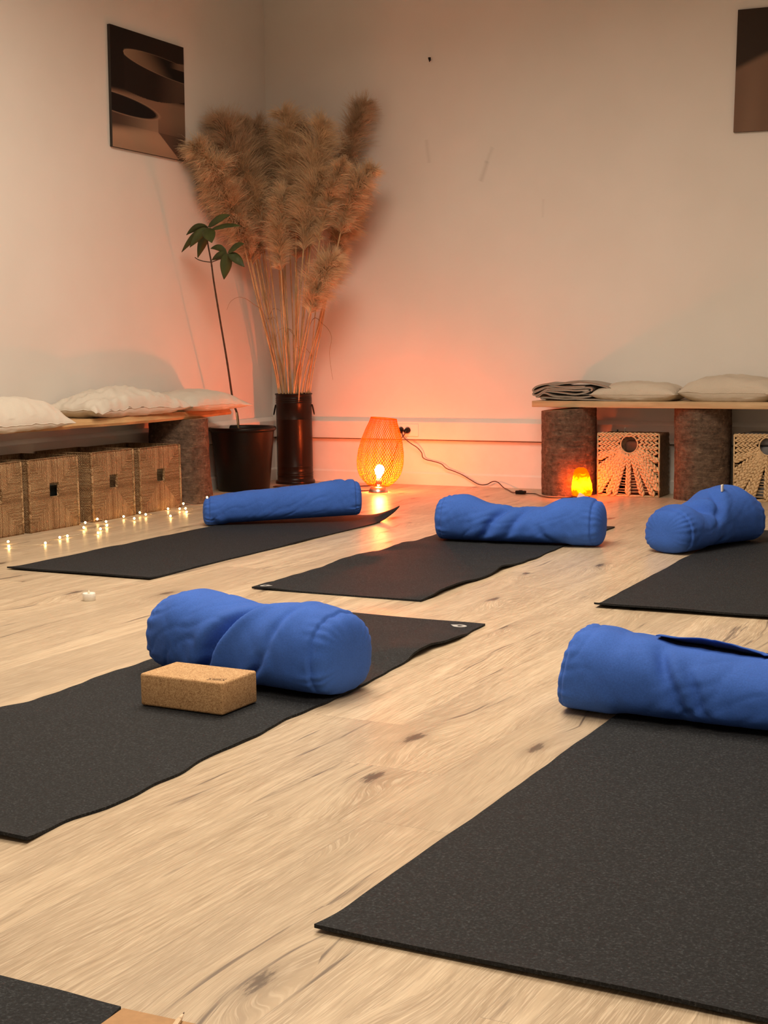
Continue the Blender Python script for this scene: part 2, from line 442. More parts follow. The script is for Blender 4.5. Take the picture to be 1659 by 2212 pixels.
# ------------------------------------------------------------------ room
SCUFFS = [(-3.831, 2.039, -3.818, 1.904, 0.018, 0.22), (-3.407, 1.964, -3.449, 1.878, 0.018, 0.22), (-3.443, 1.888, -3.484, 1.776, 0.022, 0.34), (-3.092, 1.652, -3.100, 1.549, 0.012, 0.15), (-3.023, 0.499, -3.014, 0.472, 0.008, 0.4)]
XL, YB, ZC, XR, YF = -4.94, 7.75, 3.25, 2.6, -1.6
def slab(name, x0, x1, y0, y1, z0, z1, m): return struct(MB().box(x0, x1, y0, y1, z0, z1).build(name, m))
slab('floor', XL - .15, XR + .15, YF - .15, YB + .15, -.1, 0, M_floor)
slab('ceiling', XL - .15, XR + .15, YF - .15, YB + .15, ZC, ZC + .1, M_ceil)
M_wall_back = mat_wall('white_wall_paint_scuffed', SCUFFS)
slab('wall_back', XL - .15, XR + .15, YB, YB + .15, 0, ZC, M_wall_back)
# left wall: its far board stands 4 mm proud, so a faint upright joint shows
struct(MB().box(XL - .15, XL, YF - .15, 6.815, 0, ZC).box(XL - .15, XL - .004, 6.815, YB, 0, ZC).build('wall_left', M_wall))
slab('wall_right', XR, XR + .15, YF - .15, YB + .15, 0, ZC, M_wall)
slab('wall_front', XL - .15, XR + .15, YF - .15, YF, 0, ZC, M_wall)

def prism_x(prof, x0, x1):      # profile (y,z) run along x
    n = len(prof); V = [(x, y, z) for x in (x0, x1) for y, z in prof]
    F = [(i, (i + 1) % n, n + (i + 1) % n, n + i) for i in range(n)]
    F += [tuple(range(n))[::-1], tuple(range(n, 2 * n))]
    return V, F
duct = [(0, .401), (.003, .401), (.043, .381), (.045, .377), (.045, .279), (.042, .275), (.0, .275)]
gap = [(0, .275), (.006, .275), (.006, .2685), (0, .2685)]
lower = [(0, .2685), (.010, .2685), (.012, .264), (.012, .0), (0, 0)]
skirt = [(.012, .076), (.016, .074), (.022, .066), (.022, 0), (.012, 0)]
def run_back(prof, name, m):
    V, F = prism_x([(YB - d, z) for d, z in prof], XL, XR); return struct(obj(name, V, F, m, smooth=False))
def run_left(prof, name, m):
    V, F = prism_x([(d, z) for d, z in prof], YF, YB)
    V = [(XL + b, a, c) for a, b, c in V]; return struct(obj(name, V, F, m, smooth=False))
run_back(duct, 'trim_1', M_trim); run_left(duct, 'trim_2', M_trim)
run_back(gap, 'trim_3', M_gap); run_left(gap, 'trim_4', M_gap)
run_back(lower, 'trim_5', M_trim); run_left(lower, 'trim_6', M_trim)
run_back(skirt, 'baseboard_back', M_trim); run_left(skirt, 'baseboard_left', M_trim)

# faint scuffs on the back wall and the nail stub
hk = thing('wall_nail', 'tiny dark nail stub alone high on the back wall', 'nail', (-3.799, YB, 2.491))
V, F = tube([(0, 0, 0), (0, -.012, 0), (.002, -.02, .004)], [.004, .004, .005], 8); obj('shank', V, F, M_black_metal, hk)
V, F = tube([(.002, -.018, .004), (.004, -.022, .010), (.003, -.020, -.014)], [.006, .009, .002], 8); obj('head', V, F, M_black_metal, hk)

# ------------------------------------------------------------------ yoga mats
MT = .006
def yoga_mat(label, x0, y0, wd, ln, rz, seed, curl_near=0.0, curl_far=0.0, corner=None, wave=.002, edge=.004, logo=None, flat=None):
    """x0,y0: near left corner; local x across, y along"""
    root = thing('yoga_mat', label, 'yoga mat', (x0, y0, 0), rz, 'black yoga mats on the floor')
    nx, ny = 30, 110
    def P(a, b):
        y = ln * b; x = wd * a
        e = edge * (FB(3.1 * b * ln + seed, .5, seed, 3)) * 2
        e2 = edge * (FB(3.1 * b * ln - seed, 9.5, seed, 3)) * 2
        x += e * (1 - a) ** 2 + e2 * a ** 2
        side = max(0, abs(2 * a - 1) - .55) / .45
        z = wave * max(0, FB(2.2 * b * ln + seed * 2, a * 1.1, 3.3, 3) + .12) * 2 * (.35 + side * 1.6)
        if flat:
            f0, f1 = flat
            z *= min(1, max(0, abs((b * ln) - (f0 + f1) / 2) - (f1 - f0) / 2) / .12)
        z += curl_near * max(0, 1 - b * ln / .09) ** 2 * (.55 + .45 * N3(a * 2.2, seed, 1.0))
        z += curl_far * max(0, 1 - (1 - b) * ln / .10) ** 2
        if corner:
            ca, cb, hgt, rad = corner
            d = sqrt(((a - ca) * wd) ** 2 + ((b - cb) * ln * .75) ** 2)
            z += hgt * max(0, 1 - d / rad) ** 2
        return x, y, z
    top = [(*P(i / nx, j / ny)[:2], P(i / nx, j / ny)[2] + MT) for i in range(nx + 1) for j in range(ny + 1)]
    bot = [(x, y, z - MT) for x, y, z in top]
    n = len(top); F = grid_faces(nx + 1, ny + 1)
    Fb = [tuple(reversed([k + n for k in f])) for f in F]
    ring = [i * (ny + 1) for i in range(nx + 1)] + [nx * (ny + 1) + j for j in range(1, ny + 1)] + [i * (ny + 1) + ny for i in range(nx - 1, -1, -1)] + [j for j in range(ny - 1, 0, -1)]
    # separate side wall vertices keep the rim crisp
    V = top + bot; m = len(V); V = V + [top[k] for k in ring] + [bot[k] for k in ring]; r = len(ring)
    Fs = [(m + k, m + r + k, m + r + (k + 1) % r, m + (k + 1) % r) for k in range(r)]
    o = obj('foam_sheet', V, F + Fb + Fs, M_mat, root)
    if logo:      # a pale drop with a small crouching figure left dark inside
        la, lb, sc, ang, fx = logo
        def dropo(k, s=1.0):
            t = 2 * pi * k / 40
            rr_ = .024 * s * (1 - .32 * cos(t) * 0)
            x = rr_ * 1.35 * cos(t) * (1 + .25 * max(0, cos(t)) ** 6); y = rr_ * sin(t) * (1 - .55 * max(0, cos(t)) ** 2)
            return x, y
        def place(x, y):
            c, s = cos(ang), sin(ang); X = (c * x - s * y) * sc; Y = (s * x + c * y) * sc
            a = la + X / wd; b = lb + Y / ln; q = P(a, b); return q[0], q[1], q[2] + MT + .0006
        inner = [(.55, -.14), (.35, -.30), (-.05, -.34), (-.45, -.30), (-.62, -.22), (-.45, -.16), (-.5, .06), (-.3, .30), (-.02, .34), (.12, .12), (.05, -.12), (.3, -.16)]
        Vt, Ft = [], []
        o1 = [dropo(k) for k in range(40)]; i1 = []
        for k in range(40):
            t = 2 * pi * k / 40
            # radial cast onto the inner outline
            best = .1
            for (ax, ay), (bx, by) in zip(inner, inner[1:] + inner[:1]):
                dx, dy = cos(t), sin(t) ; ex, ey = bx - ax, by - ay; den = dx * ey - dy * ex
                if abs(den) < 1e-9: continue
                px, py_ = ax + .12, ay + .06
                s_ = (px * ey - py_ * ex) / den; q_ = (px * dy - py_ * dx) / den
                if s_ > 0 and 0 <= q_ <= 1: best = max(best, s_)
            i1.append((cos(t) * best * .031 - .003, sin(t) * best * .030 - .0015))
        Vt = [place(*p) for p in o1] + [place(*p) for p in i1]
        Ft = [(k, (k + 1) % 40, 40 + (k + 1) % 40, 40 + k) for k in range(40)]
        obj('logo', Vt, Ft, M_logo, root, smooth=False)['label'] = 'pale grey drop-shaped emblem'
    return root

yoga_mat('black yoga mat nearest the fairy lights, far corner curled up', -3.863, 4.135, .668, 2.03, .012, 1.0, curl_near=.010, corner=(1.0, 1.0, .055, .22), wave=.002, flat=(1.25, 2.1))
yoga_mat('black yoga mat in the middle row with drop emblem on its near corner', -2.747, 4.128, .655, 2.06, .012, 2.0, wave=.0055, edge=.010, logo=(.058, .014, .62, .3, 1), flat=(1.3, 1.8))
yoga_mat('black yoga mat at the right edge behind the large front bolster', -1.532, 4.262, .66, 2.05, .030, 3.0, curl_near=.020, wave=.001, edge=.003)
yoga_mat('black yoga mat under the cork block with drop emblem on its far corner', -2.302, 1.768, .650, 2.07, .033, 4.0, curl_near=.016, wave=.0050, edge=.012, logo=(.905, .970, .78, 2.9, 1), flat=(.78, 1.5))
yoga_mat('large black yoga mat filling the lower right foreground', -1.026, 1.686, .66, 2.10, .0, 5.0, curl_near=.010, wave=.0008, edge=.003, flat=(1.1, 1.7))
yoga_mat('black yoga mat cut off at the bottom left corner', -1.792, -.668, .665, 2.035, .0, 6.0, wave=.0035, edge=.014)

# ------------------------------------------------------------------ bolsters
def bolster(label, cx, cy, z0, rz, L, W, H, top, wid=None, bend=0.0, creases=(), seed=0., tiltL=0.0, tiltR=0.0, pitch=0.0, bulge=.035, yo=None, flap=None, loop=None, amp=.0045, drop=None):
    # drop: (end, s) where that end hangs past the mat's edge and settles on the floor
    root = thing('bolster', label, 'bolster', (cx, cy, z0), rz, 'blue bolsters on the yoga mats')
    wid = wid or [(-1, .94), (-.7, 1.0), (.7, 1.0), (1, .94)]
    NV = 112
    def surf(s, th, f=1.0, rho=1.0):
        a = W / 2 * lerp_table(wid, s) * f; h = H * lerp_table(top, s)
        c, sn = cos(th), sin(th)
        y = a * math.copysign(abs(c) ** .86, c)
        if sn >= 0: z = h * .44 + h * .56 * f * sn ** .92
        else: z = h * .44 - h * .44 * (abs(sn) ** .62) * (f ** .3)
        x = s * L / 2
        x += (tiltL if s < 0 else tiltR) * (z - h * .45) * abs(s) ** 3
        p = Vector((x, y, z)); ctr = Vector((x, 0, h * .45)); rad = (p - ctr); n = rad.normalized()
        d = 0.0
        for (s0, th0, k, dep, wd_, tc, tw) in creases:
            dd = (s - s0 - k * (th - th0)) * L / 2
            fall = exp(-((th - tc) / tw) ** 4)
            d -= dep * fall * exp(-(dd / wd_) ** 2)
            d += dep * .45 * fall * exp(-((dd - wd_ * 2.1) / (wd_ * 1.5)) ** 2)
            d += dep * .25 * fall * exp(-((dd + wd_ * 2.3) / (wd_ * 1.6)) ** 2)
        e = (1 - abs(s)) * L / 2
        pk = exp(-(e / .030) ** 2)
        d += pk * .0030 * sin(th * 21 + 5 * N3(th * 1.3, seed, s)) * (.5 + .5 * N3(th * 2, seed + 3, s))
        d -= .009 * exp(-(e / .0055) ** 2)
        q = Vector((p.x * 5 + seed * 3, p.y * 7, p.z * 7))
        d += amp * 1.5 * noise.noise(q * .8)
        q2 = Vector((p.x * 22 + p.z * 12 + seed, p.y * 11, p.z * 9))
        d += amp * (.5 * (abs(noise.noise(q2)) - .2))
        q3 = Vector((p.x * 13 - p.z * 16 + seed * 5, p.y * 9, p.z * 12 + 4))
        d -= amp * 1.1 * max(0, 1 - abs(noise.noise(q3)) * 7) * max(0, .35 + noise.noise(q3 * .3))
        up_ = 1.0 if p.z > .03 else max(0.0, p.z / .03)
        p = p + n * d * up_
        if p.z < .0: p.z = 0
        p.y += bend * (1 - s * s) + (lerp_table(yo, s) if yo else 0.0)
        p.z += pitch * (s + 1) * L / 2
        if drop:
            t = max(0.0, min(1.0, (s * drop[0] - drop[1]) / .12 + .5)); p.z -= .0062 * t * t * (3 - 2 * t)
        return p
    # body: rings crowd towards the seams
    ss = [sin(pi / 2 * (-1 + 2 * i / 130)) for i in range(131)]
    V = [surf(s, 2 * pi * j / NV) for s in ss for j in range(NV)]
    F = grid_faces(len(ss), NV, True)
    body = obj('cover', V, F, M_blue, root)
    for sg in (-1, 1):
        rim = [surf(sg, 2 * pi * j / NV) for j in range(NV)]
        c = sum(rim, Vector()) / NV
        ax = Vector((sg, 0, 0))
        V = []; K = 16
        for k in range(K):
            rho = cos(pi / 2 * k / K); ht = sin(pi / 2 * k / K)
            for j in range(NV):
                p = c + (rim[j] - c) * (rho ** .72) ; out_ = bulge * ht ** .8
                th = 2 * pi * j / NV
                pu = .0022 * sin(th * 19 + seed) * exp(-((1 - rho) / .12) ** 2) * min(1, k / 3)
                p = p + ax * (out_ + pu + .004 * N3(p.y * 12, p.z * 12, seed) * ht)
                lo = pitch * (sg + 1) * L / 2 - (.0062 if drop and drop[0] == sg else 0)
                if p.z < lo: p.z = lo
                V.append(p)
        V.append(c + ax * bulge); F = grid_faces(K, NV, True)
        if sg < 0: F = [tuple(reversed(f)) for f in F]
        F = [tuple(reversed(f)) for f in F]
        last = (K - 1) * NV
        F += [((last + j), (last + (j + 1) % NV), K * NV) if sg > 0 else ((last + (j + 1) % NV), last + j, K * NV) for j in range(NV)]
        obj('end_panel', V, [tuple(reversed(f)) for f in F], M_blue, root)
    if flap:       # loose fold of cloth over the zip, lying along the top
        s0, s1, th0 = flap
        V = []; n = 60
        for i in range(n + 1):
            s = s0 + (s1 - s0) * i / n
            t = i / n; gape = .017 * max(0, sin(t * pi * 2.2)) * (1 if t < .45 else .25) + .0030
            p0 = surf(s, th0 - .20); p1 = surf(s, th0 - .03); p2 = surf(s, th0 + .12)
            e = Vector((0, 0, 1))
            V += [p0 - e * .002, p0 + e * .003, p1 + e * (.006 + gape * .8), p2 + e * (.006 + gape), p2 + e * (.0035 + gape), p1 + e * (.003 + gape * .7)]
        obj('zip_flap', V, [tuple(reversed(f)) for f in grid_faces(n + 1, 6, True)], M_blue, root)
        V = []
        for i in range(n + 1):
            s = s0 + (s1 - s0) * i / n; V += [surf(s, th0 + .06) + Vector((0, 0, .0015)), surf(s, th0 - .16) + Vector((0, 0, .0015))]
        obj('zip_tape', V, [tuple(reversed(f)) for f in grid_faces(n + 1, 2)], M_blue_dark, root)['label'] = 'dark navy strip under the flap'
    if loop:
        s, th, ang = loop
        p = surf(s, th)
        V, F = MB().box(-.010, .010, -.004, .004, -.004, .026).V, MB().box(-.010, .010, -.004, .004, -.004, .026).F
        V = [Vector((a * cos(ang) - b * sin(ang), a * sin(ang) + b * cos(ang), c)) + p for a, b, c in V]
        bevel(obj('care_tag', V, F, M_white_plastic, root, False), .003)['label'] = 'small white care tag'
        V = [Vector((a * cos(ang) - b * sin(ang), a * sin(ang) + b * cos(ang), c)) + p for a, b, c in MB().box(.006, .022, .000, .003, -.008, .020).V]
        obj('care_tag', V, F, plain('pale_teal_tag', (.35, .58, .55), .6), root, False)['label'] = 'small pale teal tag'
    return root

ang = atan2
bolster('big blue bolster behind the cork block, with a deep twisted fold', -1.963, 2.972, .0065, -.17, .543, .245, .205,
        [(-1, .95), (-.75, 1.02), (-.45, .98), (0, .90), (.3, .96), (.62, 1.02), (1, .96)],
        creases=[(-.115, 2.9, -.235, .036, .017, 2.95, 1.25), (.30, 3.6, -.36, .022, .013, 3.75, .62), (.60, 2.3, -.10, .008, .012, 2.3, .6)],
        seed=1.3, bulge=.045, amp=.005)
bolster('large blue bolster at right foreground with open zip flap along its top', -.775, 3.065, .0065, -.03, .735, .235, .183,
        [(-1, 1.02), (-.85, 1.02), (-.6, .93), (-.3, .85), (.1, .79), (.5, .80), (1, .84)],
        creases=[(-.30, 2.9, .14, .013, .016, 2.8, .75), (-.15, 3.0, .13, .010, .012, 3.0, .6), (-.38, 2.4, .06, .009, .013, 2.35, .55), (-.22, 3.7, -.12, .007, .02, 3.7, .5)],
        seed=4.1, drop=(-1, .66), tiltL=.12, flap=(-.50, .98, 1.47), bulge=.02, amp=.0055)
bolster('slim blue bolster lying askew in front of the plant pot', -3.650, 5.788, .007, .60, .70, .185, .158,
        [(-1, .86), (-.8, .90), (-.3, .95), (.3, 1.0), (.8, 1.10), (1, 1.06)],
        seed=7.7, drop=(-1, .78), pitch=.035, bulge=.03, amp=.004, creases=[(-.85, 4.5, .08, .010, .012, 4.3, .9), (.84, 1.2, .1, .008, .012, 1.2, .8)])
bolster('saggy blue bolster in the middle row, sunken at its middle', -2.333, 5.57, .007, .11, .65, .22, .195,
        [(-1, .95), (-.75, 1.0), (-.35, .82), (-.05, .74), (.25, .75), (.6, .96), (.85, 1.03), (1, .98)],
        creases=[(-.27, 2.8, -.175, .022, .020, 2.8, 1.2), (.06, 2.6, -.16, .012, .016, 2.7, .9), (.45, 3.6, .2, .006, .015, 3.6, .6)],
        seed=9.2, drop=(1, .70), bulge=.04, amp=.005)
bolster('bent blue bolster at the right edge with white tag on top', -1.585, 5.735, .007, 1.18, .47, .25, .205,
        [(-1, .86), (-.75, .88), (-.4, .76), (-.1, .92), (.3, 1.12), (.7, 1.15), (1, 1.0)],
        creases=[(-.42, 1.6, .25, .022, .022, 1.7, 1.0), (-.30, 4.6, -.20, .010, .02, 4.3, .9), (.0, 2.2, -.3, .014, .02, 2.2, .7)],
        seed=12.6, drop=(-1, .45), bulge=.045, bend=.02, loop=(.25, 1.95, .4), amp=.005)

# ------------------------------------------------------------------ cork block
cb = thing('cork_block', 'brown cork yoga block lying flat in front of the twisted bolster', 'yoga block', (-1.9385, 2.69, .0075), -.012)
V = MB().box(-.1165, .1165, -.071, .071, 0, .076)
o = V.build('block', M_cork, cb); bevel(o, .006, 4)
def ink(pts, wd, parent, z):
    V = []; F = []
    for (ax, ay), (bx, by) in zip(pts, pts[1:]):
        d = Vector((bx - ax, by - ay, 0)); l = d.length or 1; nx, ny = -d.y / l * wd / 2, d.x / l * wd / 2; ex, ey = d.x / l * wd / 2, d.y / l * wd / 2; n = len(V)
        V += [(ax + nx - ex, ay + ny - ey, z), (ax - nx - ex, ay - ny - ey, z), (bx - nx + ex, by - ny + ey, z), (bx + nx + ex, by + ny + ey, z)]; F.append((n, n + 1, n + 2, n + 3))
    return V, F
sm = MB()
bx, by = .086, -.047      # ribbon banner stamp near the front right corner
rb = [(-.018, .007), (.012, .010), (.016, .005), (.019, -.004), (.015, -.008), (-.013, -.011), (-.010, -.004), (-.021, .001), (-.018, .007)]
rib = [(-.021, -.008), (-.015, -.001), (-.021, .008), (.021, .008), (.015, .001), (.021, -.008), (-.021, -.008)]
def rot(p, a=.22): return (bx + p[0] * cos(a) - p[1] * sin(a), by + p[0] * sin(a) + p[1] * cos(a))
sm.add(*ink([rot(p) for p in rib], .0016, cb, .0768))
for ox_ in (-.007, 0, .007):
    sm.add(*ink([rot((ox_ - .0022, -.001)), rot((ox_ + .0022, -.001))], .0028, cb, .0768)); sm.add(*ink([rot((ox_ - .001, .0018)), rot((ox_ + .001, .0018))], .0016, cb, .0768))
o = sm.build('stamp', M_stamp, cb); o['label'] = 'small dark ribbon-shaped stamp'

# ------------------------------------------------------------------ notebook and pencil
nb = thing('notebook', 'brown kraft paper notebook at the bottom edge beside the corner mat', 'notebook', (-1.113, 1.362, .0005), -.0)
c = bevel(MB().box(0, .16, -.21, 0, 0, .0012).build('cover', plain('kraft_card', (.42, .245, .115), .75, nscale=90, amt=.1), nb), .0004, 1)
bevel(MB().box(.002, .158, -.208, -.002, .0013, .0058).build('pages', plain('paper_edges', (.66, .58, .45), .8), nb), .0004, 1)
bevel(MB().box(0, .16, -.21, 0, .0059, .0072).build('cover', bpy.data.materials['kraft_card'], nb), .0004, 1)
nb.rotation_euler = (0, 0, .055)
pc = thing('pencil', 'pale wooden pencil lying on the kraft notebook, tip pointing away', 'pencil', (-1.0313, 1.3803, .0115), 0)
dirp = Vector((0.311, -0.950, 0)).normalized()
def along(d): return dirp * d
V, F = tube([along(.022), along(.19)], .0037, 6); obj('barrel', V, F, plain('pale_wood', (.72, .56, .38), .6), pc, False)
V, F = tube([along(.005), along(.022)], [.0011, .0037], 10); obj('sharpened_end', V, F, plain('bare_wood', (.74, .58, .42), .7), pc)
V, F = tube([along(0), along(.006)], [.0003, .0014], 8); obj('lead', V, F, M_gap, pc)['label'] = 'dark pencil lead'

# ------------------------------------------------------------------ tea light
tl = thing('tea_light', 'small white tea light alone on the bare floor', 'candle', (-3.121, 3.722, 0))
V, F = lathe([(.0205, 0), (.0215, .001), (.0215, .0235), (.0205, .025), (.019, .025), (.0175, .0235), (.006, .0225), (0.0005, .0225)], 40); obj('cup', V, F, M_white_plastic, tl)
V, F = lathe([(.0042, .0224), (.0046, .025), (.0036, .029), (.0016, .033), (.0003, .0355)], 16); obj('flame_tip', V, F, plain('frosted_flame', (.85, .78, .62), .35), tl)

# ------------------------------------------------------------------ fairy lights
fl = thing('fairy_lights', 'glowing string of tiny warm lights on the floor before the woven cubes', 'string lights', (0, 0, 0))
BP = [(-4.371, 4.69), (-4.284, 4.60), (-4.206, 4.741), (-4.262, 4.90), (-4.27, 4.96), (-4.475, 5.33), (-4.386, 5.212), (-4.50, 5.45), (-4.437, 5.438), (-4.339, 5.323), (-4.289, 5.214), (-4.21, 5.10), (-4.49, 5.64), (-4.49, 5.77), (-4.389, 5.595), (-4.43, 5.74), (-4.50, 6.02), (-4.46, 6.10), (-4.433, 6.03), (-4.29, 5.757), (-4.388, 6.02), (-4.321, 5.936), (-4.47, 6.33), (-4.43, 6.42)]
HZ = [.012, .008, .008, .010, .009, .018, .012, .020, .012, .012, .010, .009, .012, .018, .012, .014, .010, .030, .012, .010, .016, .010, .040, .022]
order = [0, 1, 2, 3, 4, 11, 10, 9, 6, 5, 7, 8, 14, 12, 15, 13, 19, 21, 20, 18, 16, 17, 23, 22]
wp = []
rs = random.Random(3)
for a, b in zip(order, order[1:]):
    pa, pb = BP[a], BP[b]; wp.append((pa[0], pa[1], HZ[a]))
    mx_, my_ = (pa[0] + pb[0]) / 2, (pa[1] + pb[1]) / 2
    wp.append((mx_ + rs.uniform(-.025, .03), my_ + rs.uniform(-.03, .03), rs.uniform(.004, .02)))
wp.append((*BP[order[-1]], HZ[order[-1]]))
wp = [(-4.39, 4.45, .004)] + wp
V, F = tube(spline(wp, 6), .0007, 5); obj('wire', V, F, plain('thin_silver_wire', (.65, .55, .40), .35, metallic=.9), fl)
bb = None
prof = [(.0004, -.0054), (.0034, -.0043), (.0051, 0), (.0044, .003), (.0027, .0047), (.0004, .0056)]
V0, F0 = lathe(prof, 12, False)
for (x, y), z in zip(BP, HZ):
    if bb is None: bb = obj('bulb', V0, F0, M_fairy, fl, loc=(x, y, max(z, .0065)))
    else:
        c = bb.copy(); COL.objects.link(c); c.parent = fl; c.location = (x, y, max(z, .0065))
    last = None

# ------------------------------------------------------------------ woven seagrass cubes under the left bench
def seagrass_cube(label, y0, y1, xf, h, rz=0.0, dx=.355):
    W = y1 - y0
    root = thing('seagrass_basket', label, 'basket', (xf, (y0 + y1) / 2, 0), rz, 'woven cube baskets under the left bench')
    V = []; F = []; UV = []
    th = .014
    def face(o_, eu, ev, nu=14, nv=14, hole=None, wob=.0025):
        """grid face, uv -1..1; hole=(u0,u1,v0,v1) leaves an opening"""
        us = [-1 + 2 * i / nu for i in range(nu + 1)]; vs = [-1 + 2 * i / nv for i in range(nv + 1)]
        if hole:
            for q in hole[:2]: us[min(range(len(us)), key=lambda i: abs(us[i] - q))] = q
            for q in hole[2:]: vs[min(range(len(vs)), key=lambda i: abs(vs[i] - q))] = q
        n0 = len(V); nrm = Vector(eu).cross(Vector(ev)).normalized()
        for u in us:
            for v in vs:
                p = Vector(o_) + Vector(eu) * u + Vector(ev) * v
                edge = max(abs(u), abs(v))
                k = wob * N3(p.x * 30 + y0 * 9, p.y * 30, p.z * 30) - .004 * max(0, (edge - .86) / .14) ** 2
                V.append(p + nrm * k * (1 if edge < .999 else 1)); UV.append((u, v))
        for i in range(nu):
            for j in range(nv):
                if hole:
                    cu = (us[i] + us[i + 1]) / 2; cv = (vs[j] + vs[j + 1]) / 2
                    if hole[0] < cu < hole[1] and hole[2] < cv < hole[3]: continue
                a = n0 + i * (nv + 1) + j; F.append((a, a + nv + 1, a + nv + 2, a + 1))
    hw = W / 2; hh = h / 2
    HL = (-.19, .19, -.08, .30)
    face((0, 0, hh), (0, hw, 0), (0, 0, hh), 16, 16, HL)                       # front, faces +x
    face((-dx, 0, hh), (0, -hw, 0), (0, 0, hh))                                 # back
    face((-dx / 2, -hw, hh), (dx / 2, 0, 0), (0, 0, hh))                        # side towards camera
    face((-dx / 2, hw, hh), (-dx / 2, 0, 0), (0, 0, hh))
    t = th
    face((-t, 0, hh + t / 2), (0, -hw + t, 0), (0, 0, hh - t / 2), 16, 16, (-.21, .21, -.13, .27), 0)    # inner faces
    face((-dx + t, 0, hh + t / 2), (0, hw - t, 0), (0, 0, hh - t / 2), 6, 6, None, 0)
    face((-dx / 2, -hw + t, hh + t / 2), (-dx / 2 + t, 0, 0), (0, 0, hh - t / 2), 6, 6, None, 0)
    face((-dx / 2, hw - t, hh + t / 2), (dx / 2 - t, 0, 0), (0, 0, hh - t / 2), 6, 6, None, 0)
    face((-dx / 2, 0, t), (dx / 2 - t, 0, 0), (0, hw - t, 0), 4, 4, None, 0)    # floor of the cube
    face((-dx / 2, 0, .002), (-dx / 2, 0, 0), (0, hw, 0), 4, 4, None, 0)
    face((-t / 2, 0, h), (t / 2, 0, 0), (0, hw, 0), 2, 14, None, .002); face((-dx + t / 2, 0, h), (t / 2, 0, 0), (0, hw, 0), 2, 14, None, .002)   # rim
    face((-dx / 2, -hw + t / 2, h), (dx / 2, 0, 0), (0, t / 2, 0), 14, 2, None, .002); face((-dx / 2, hw - t / 2, h), (dx / 2, 0, 0), (0, t / 2, 0), 14, 2, None, .002)
    # lining of the hand hole
    yl, yr = HL[0] * hw, HL[1] * hw; zl, zr = hh + HL[2] * hh, hh + HL[3] * hh
    for a, b in (((yl, zl), (yr, zl)), ((yr, zl), (yr, zr)), ((yr, zr), (yl, zr)), ((yl, zr), (yl, zl))):
        n = len(V); V += [Vector((0, a[0], a[1])), Vector((0, b[0], b[1])), Vector((-t, b[0], b[1])), Vector((-t, a[0], a[1]))]; UV += [(.2, .5)] * 4; F.append((n + 3, n + 2, n + 1, n))
    o = obj('woven_body', V, F, M_seagrass, root)
    ul = o.data.uv_layers.new(name='quad')
    for lp in o.data.loops: ul.data[lp.index].uv = UV[lp.vertex_index]
    for yy in (-hw + .004, hw - .004): bevel(MB().box(-.010, .003, yy - .005, yy + .005, .004, h - .004).build('corner_post', M_seagrass, root), .003, 2)
    return root
seagrass_cube('woven seagrass cube cut off by the left edge', 4.655, 4.985, -4.545, .338)
seagrass_cube('second woven seagrass cube from the left edge', 5.012, 5.357, -4.530, .340)
seagrass_cube('third woven seagrass cube from the left edge', 5.458, 5.786, -4.530, .342)
g4 = seagrass_cube('woven seagrass cube beside the bench log', 5.834, 6.182, -4.530, .338)
# rolled cloths seen through the hand holes
for lab, y_, m_ in (('grey folded cloth inside the second woven cube, seen through its hole', 5.185, plain('slate_cloth', (.08, .10, .10), .9)), ('green folded cloth inside the woven cube beside the log', 6.008, plain('green_cloth', (.015, .16, .06), .9))):
    t_ = thing('folded_cloth', lab, 'cloth', (-4.72, y_, .0165))
    for q in range(3 if y_ < 6 else 2):
        V, F = MB().box(-.13, .13, -.12, .12, q * .062, q * .062 + .058).V, MB().box(-.13, .13, -.12, .12, 0, 1).F
        bevel(obj('fold', V, F, m_, t_, False), .02, 4)

# ------------------------------------------------------------------ logs
def log_mesh(r0, r1, h, seed, tilt=(0, 0), flare=1.0, oval=1.0, n=72, nz=44):
    V = []
    for i in range(nz + 1):
        t = i / nz
        r = r0 + (r1 - r0) * (t ** flare)
        for j in range(n):
            a = 2 * pi * j / n; c, s = cos(a), sin(a)
            rr_ = r * (1 + .045 * N3(c * 1.2 + seed, s * 1.2, t * 1.2) + .016 * N3(c * 4 + seed, s * 4, t * 14) + .010 * N3(c * 9, s * 9 + seed, t * 30))
            x, y = rr_ * c, rr_ * s * oval
            z = t * h + t * (tilt[0] * x + tilt[1] * y)
            V.append((x, y, z))
    F = [tuple(reversed(f)) for f in grid_faces(nz + 1, n, True)]
    return V, F, nz * n, n
def log_leg(root, x, y, *a, **k):
    V, F, o_, n = log_mesh(*a, **k)
    o = obj('log_leg', V, F, M_bark, root, loc=(x, y, 0))
    cap = [V[o_ + j] for j in range(n)]; c = [sum(p[i] for p in cap) / n for i in range(3)]
    Vc = cap + [tuple(c)]; Fc = [(j, (j + 1) % n, n) for j in range(n)]
    obj('sawn_end', Vc, Fc, M_endgrain, o, False)
    return o

# ------------------------------------------------------------------ left bench
lb = thing('bench', 'live-edge plank bench on a flared log along the left wall', 'bench', (0, 0, 0))
edge_pts = [(3.4, -4.62), (4.2, -4.635), (5.0, -4.63), (5.4, -4.605), (5.88, -4.565), (6.3, -4.585), (6.6, -4.63), (6.9, -4.675), (6.97, -4.74)]
V = []; n = 90
for i in range(n + 1):
    y = 3.4 + (6.97 - 3.4) * i / n
    x = lerp_table(edge_pts, y) + .008 * N3(y * 6, 0, 1) + .004 * N3(y * 22, 2, 1)
    zt, zb = .499, .459 + .004 * N3(y * 5, 3, 3)
    b = .010 + .006 * N3(y * 9, 4, 4)
    V += [(-4.905, y, zb), (x - b * .6, y, zb), (x + .002 * N3(y * 30, 1, 1), y, zb + .013), (x - b, y, zt - .012 + .005 * N3(y * 14, 7, 7)), (x - b * 2.2, y, zt), (-4.905, y, zt)]
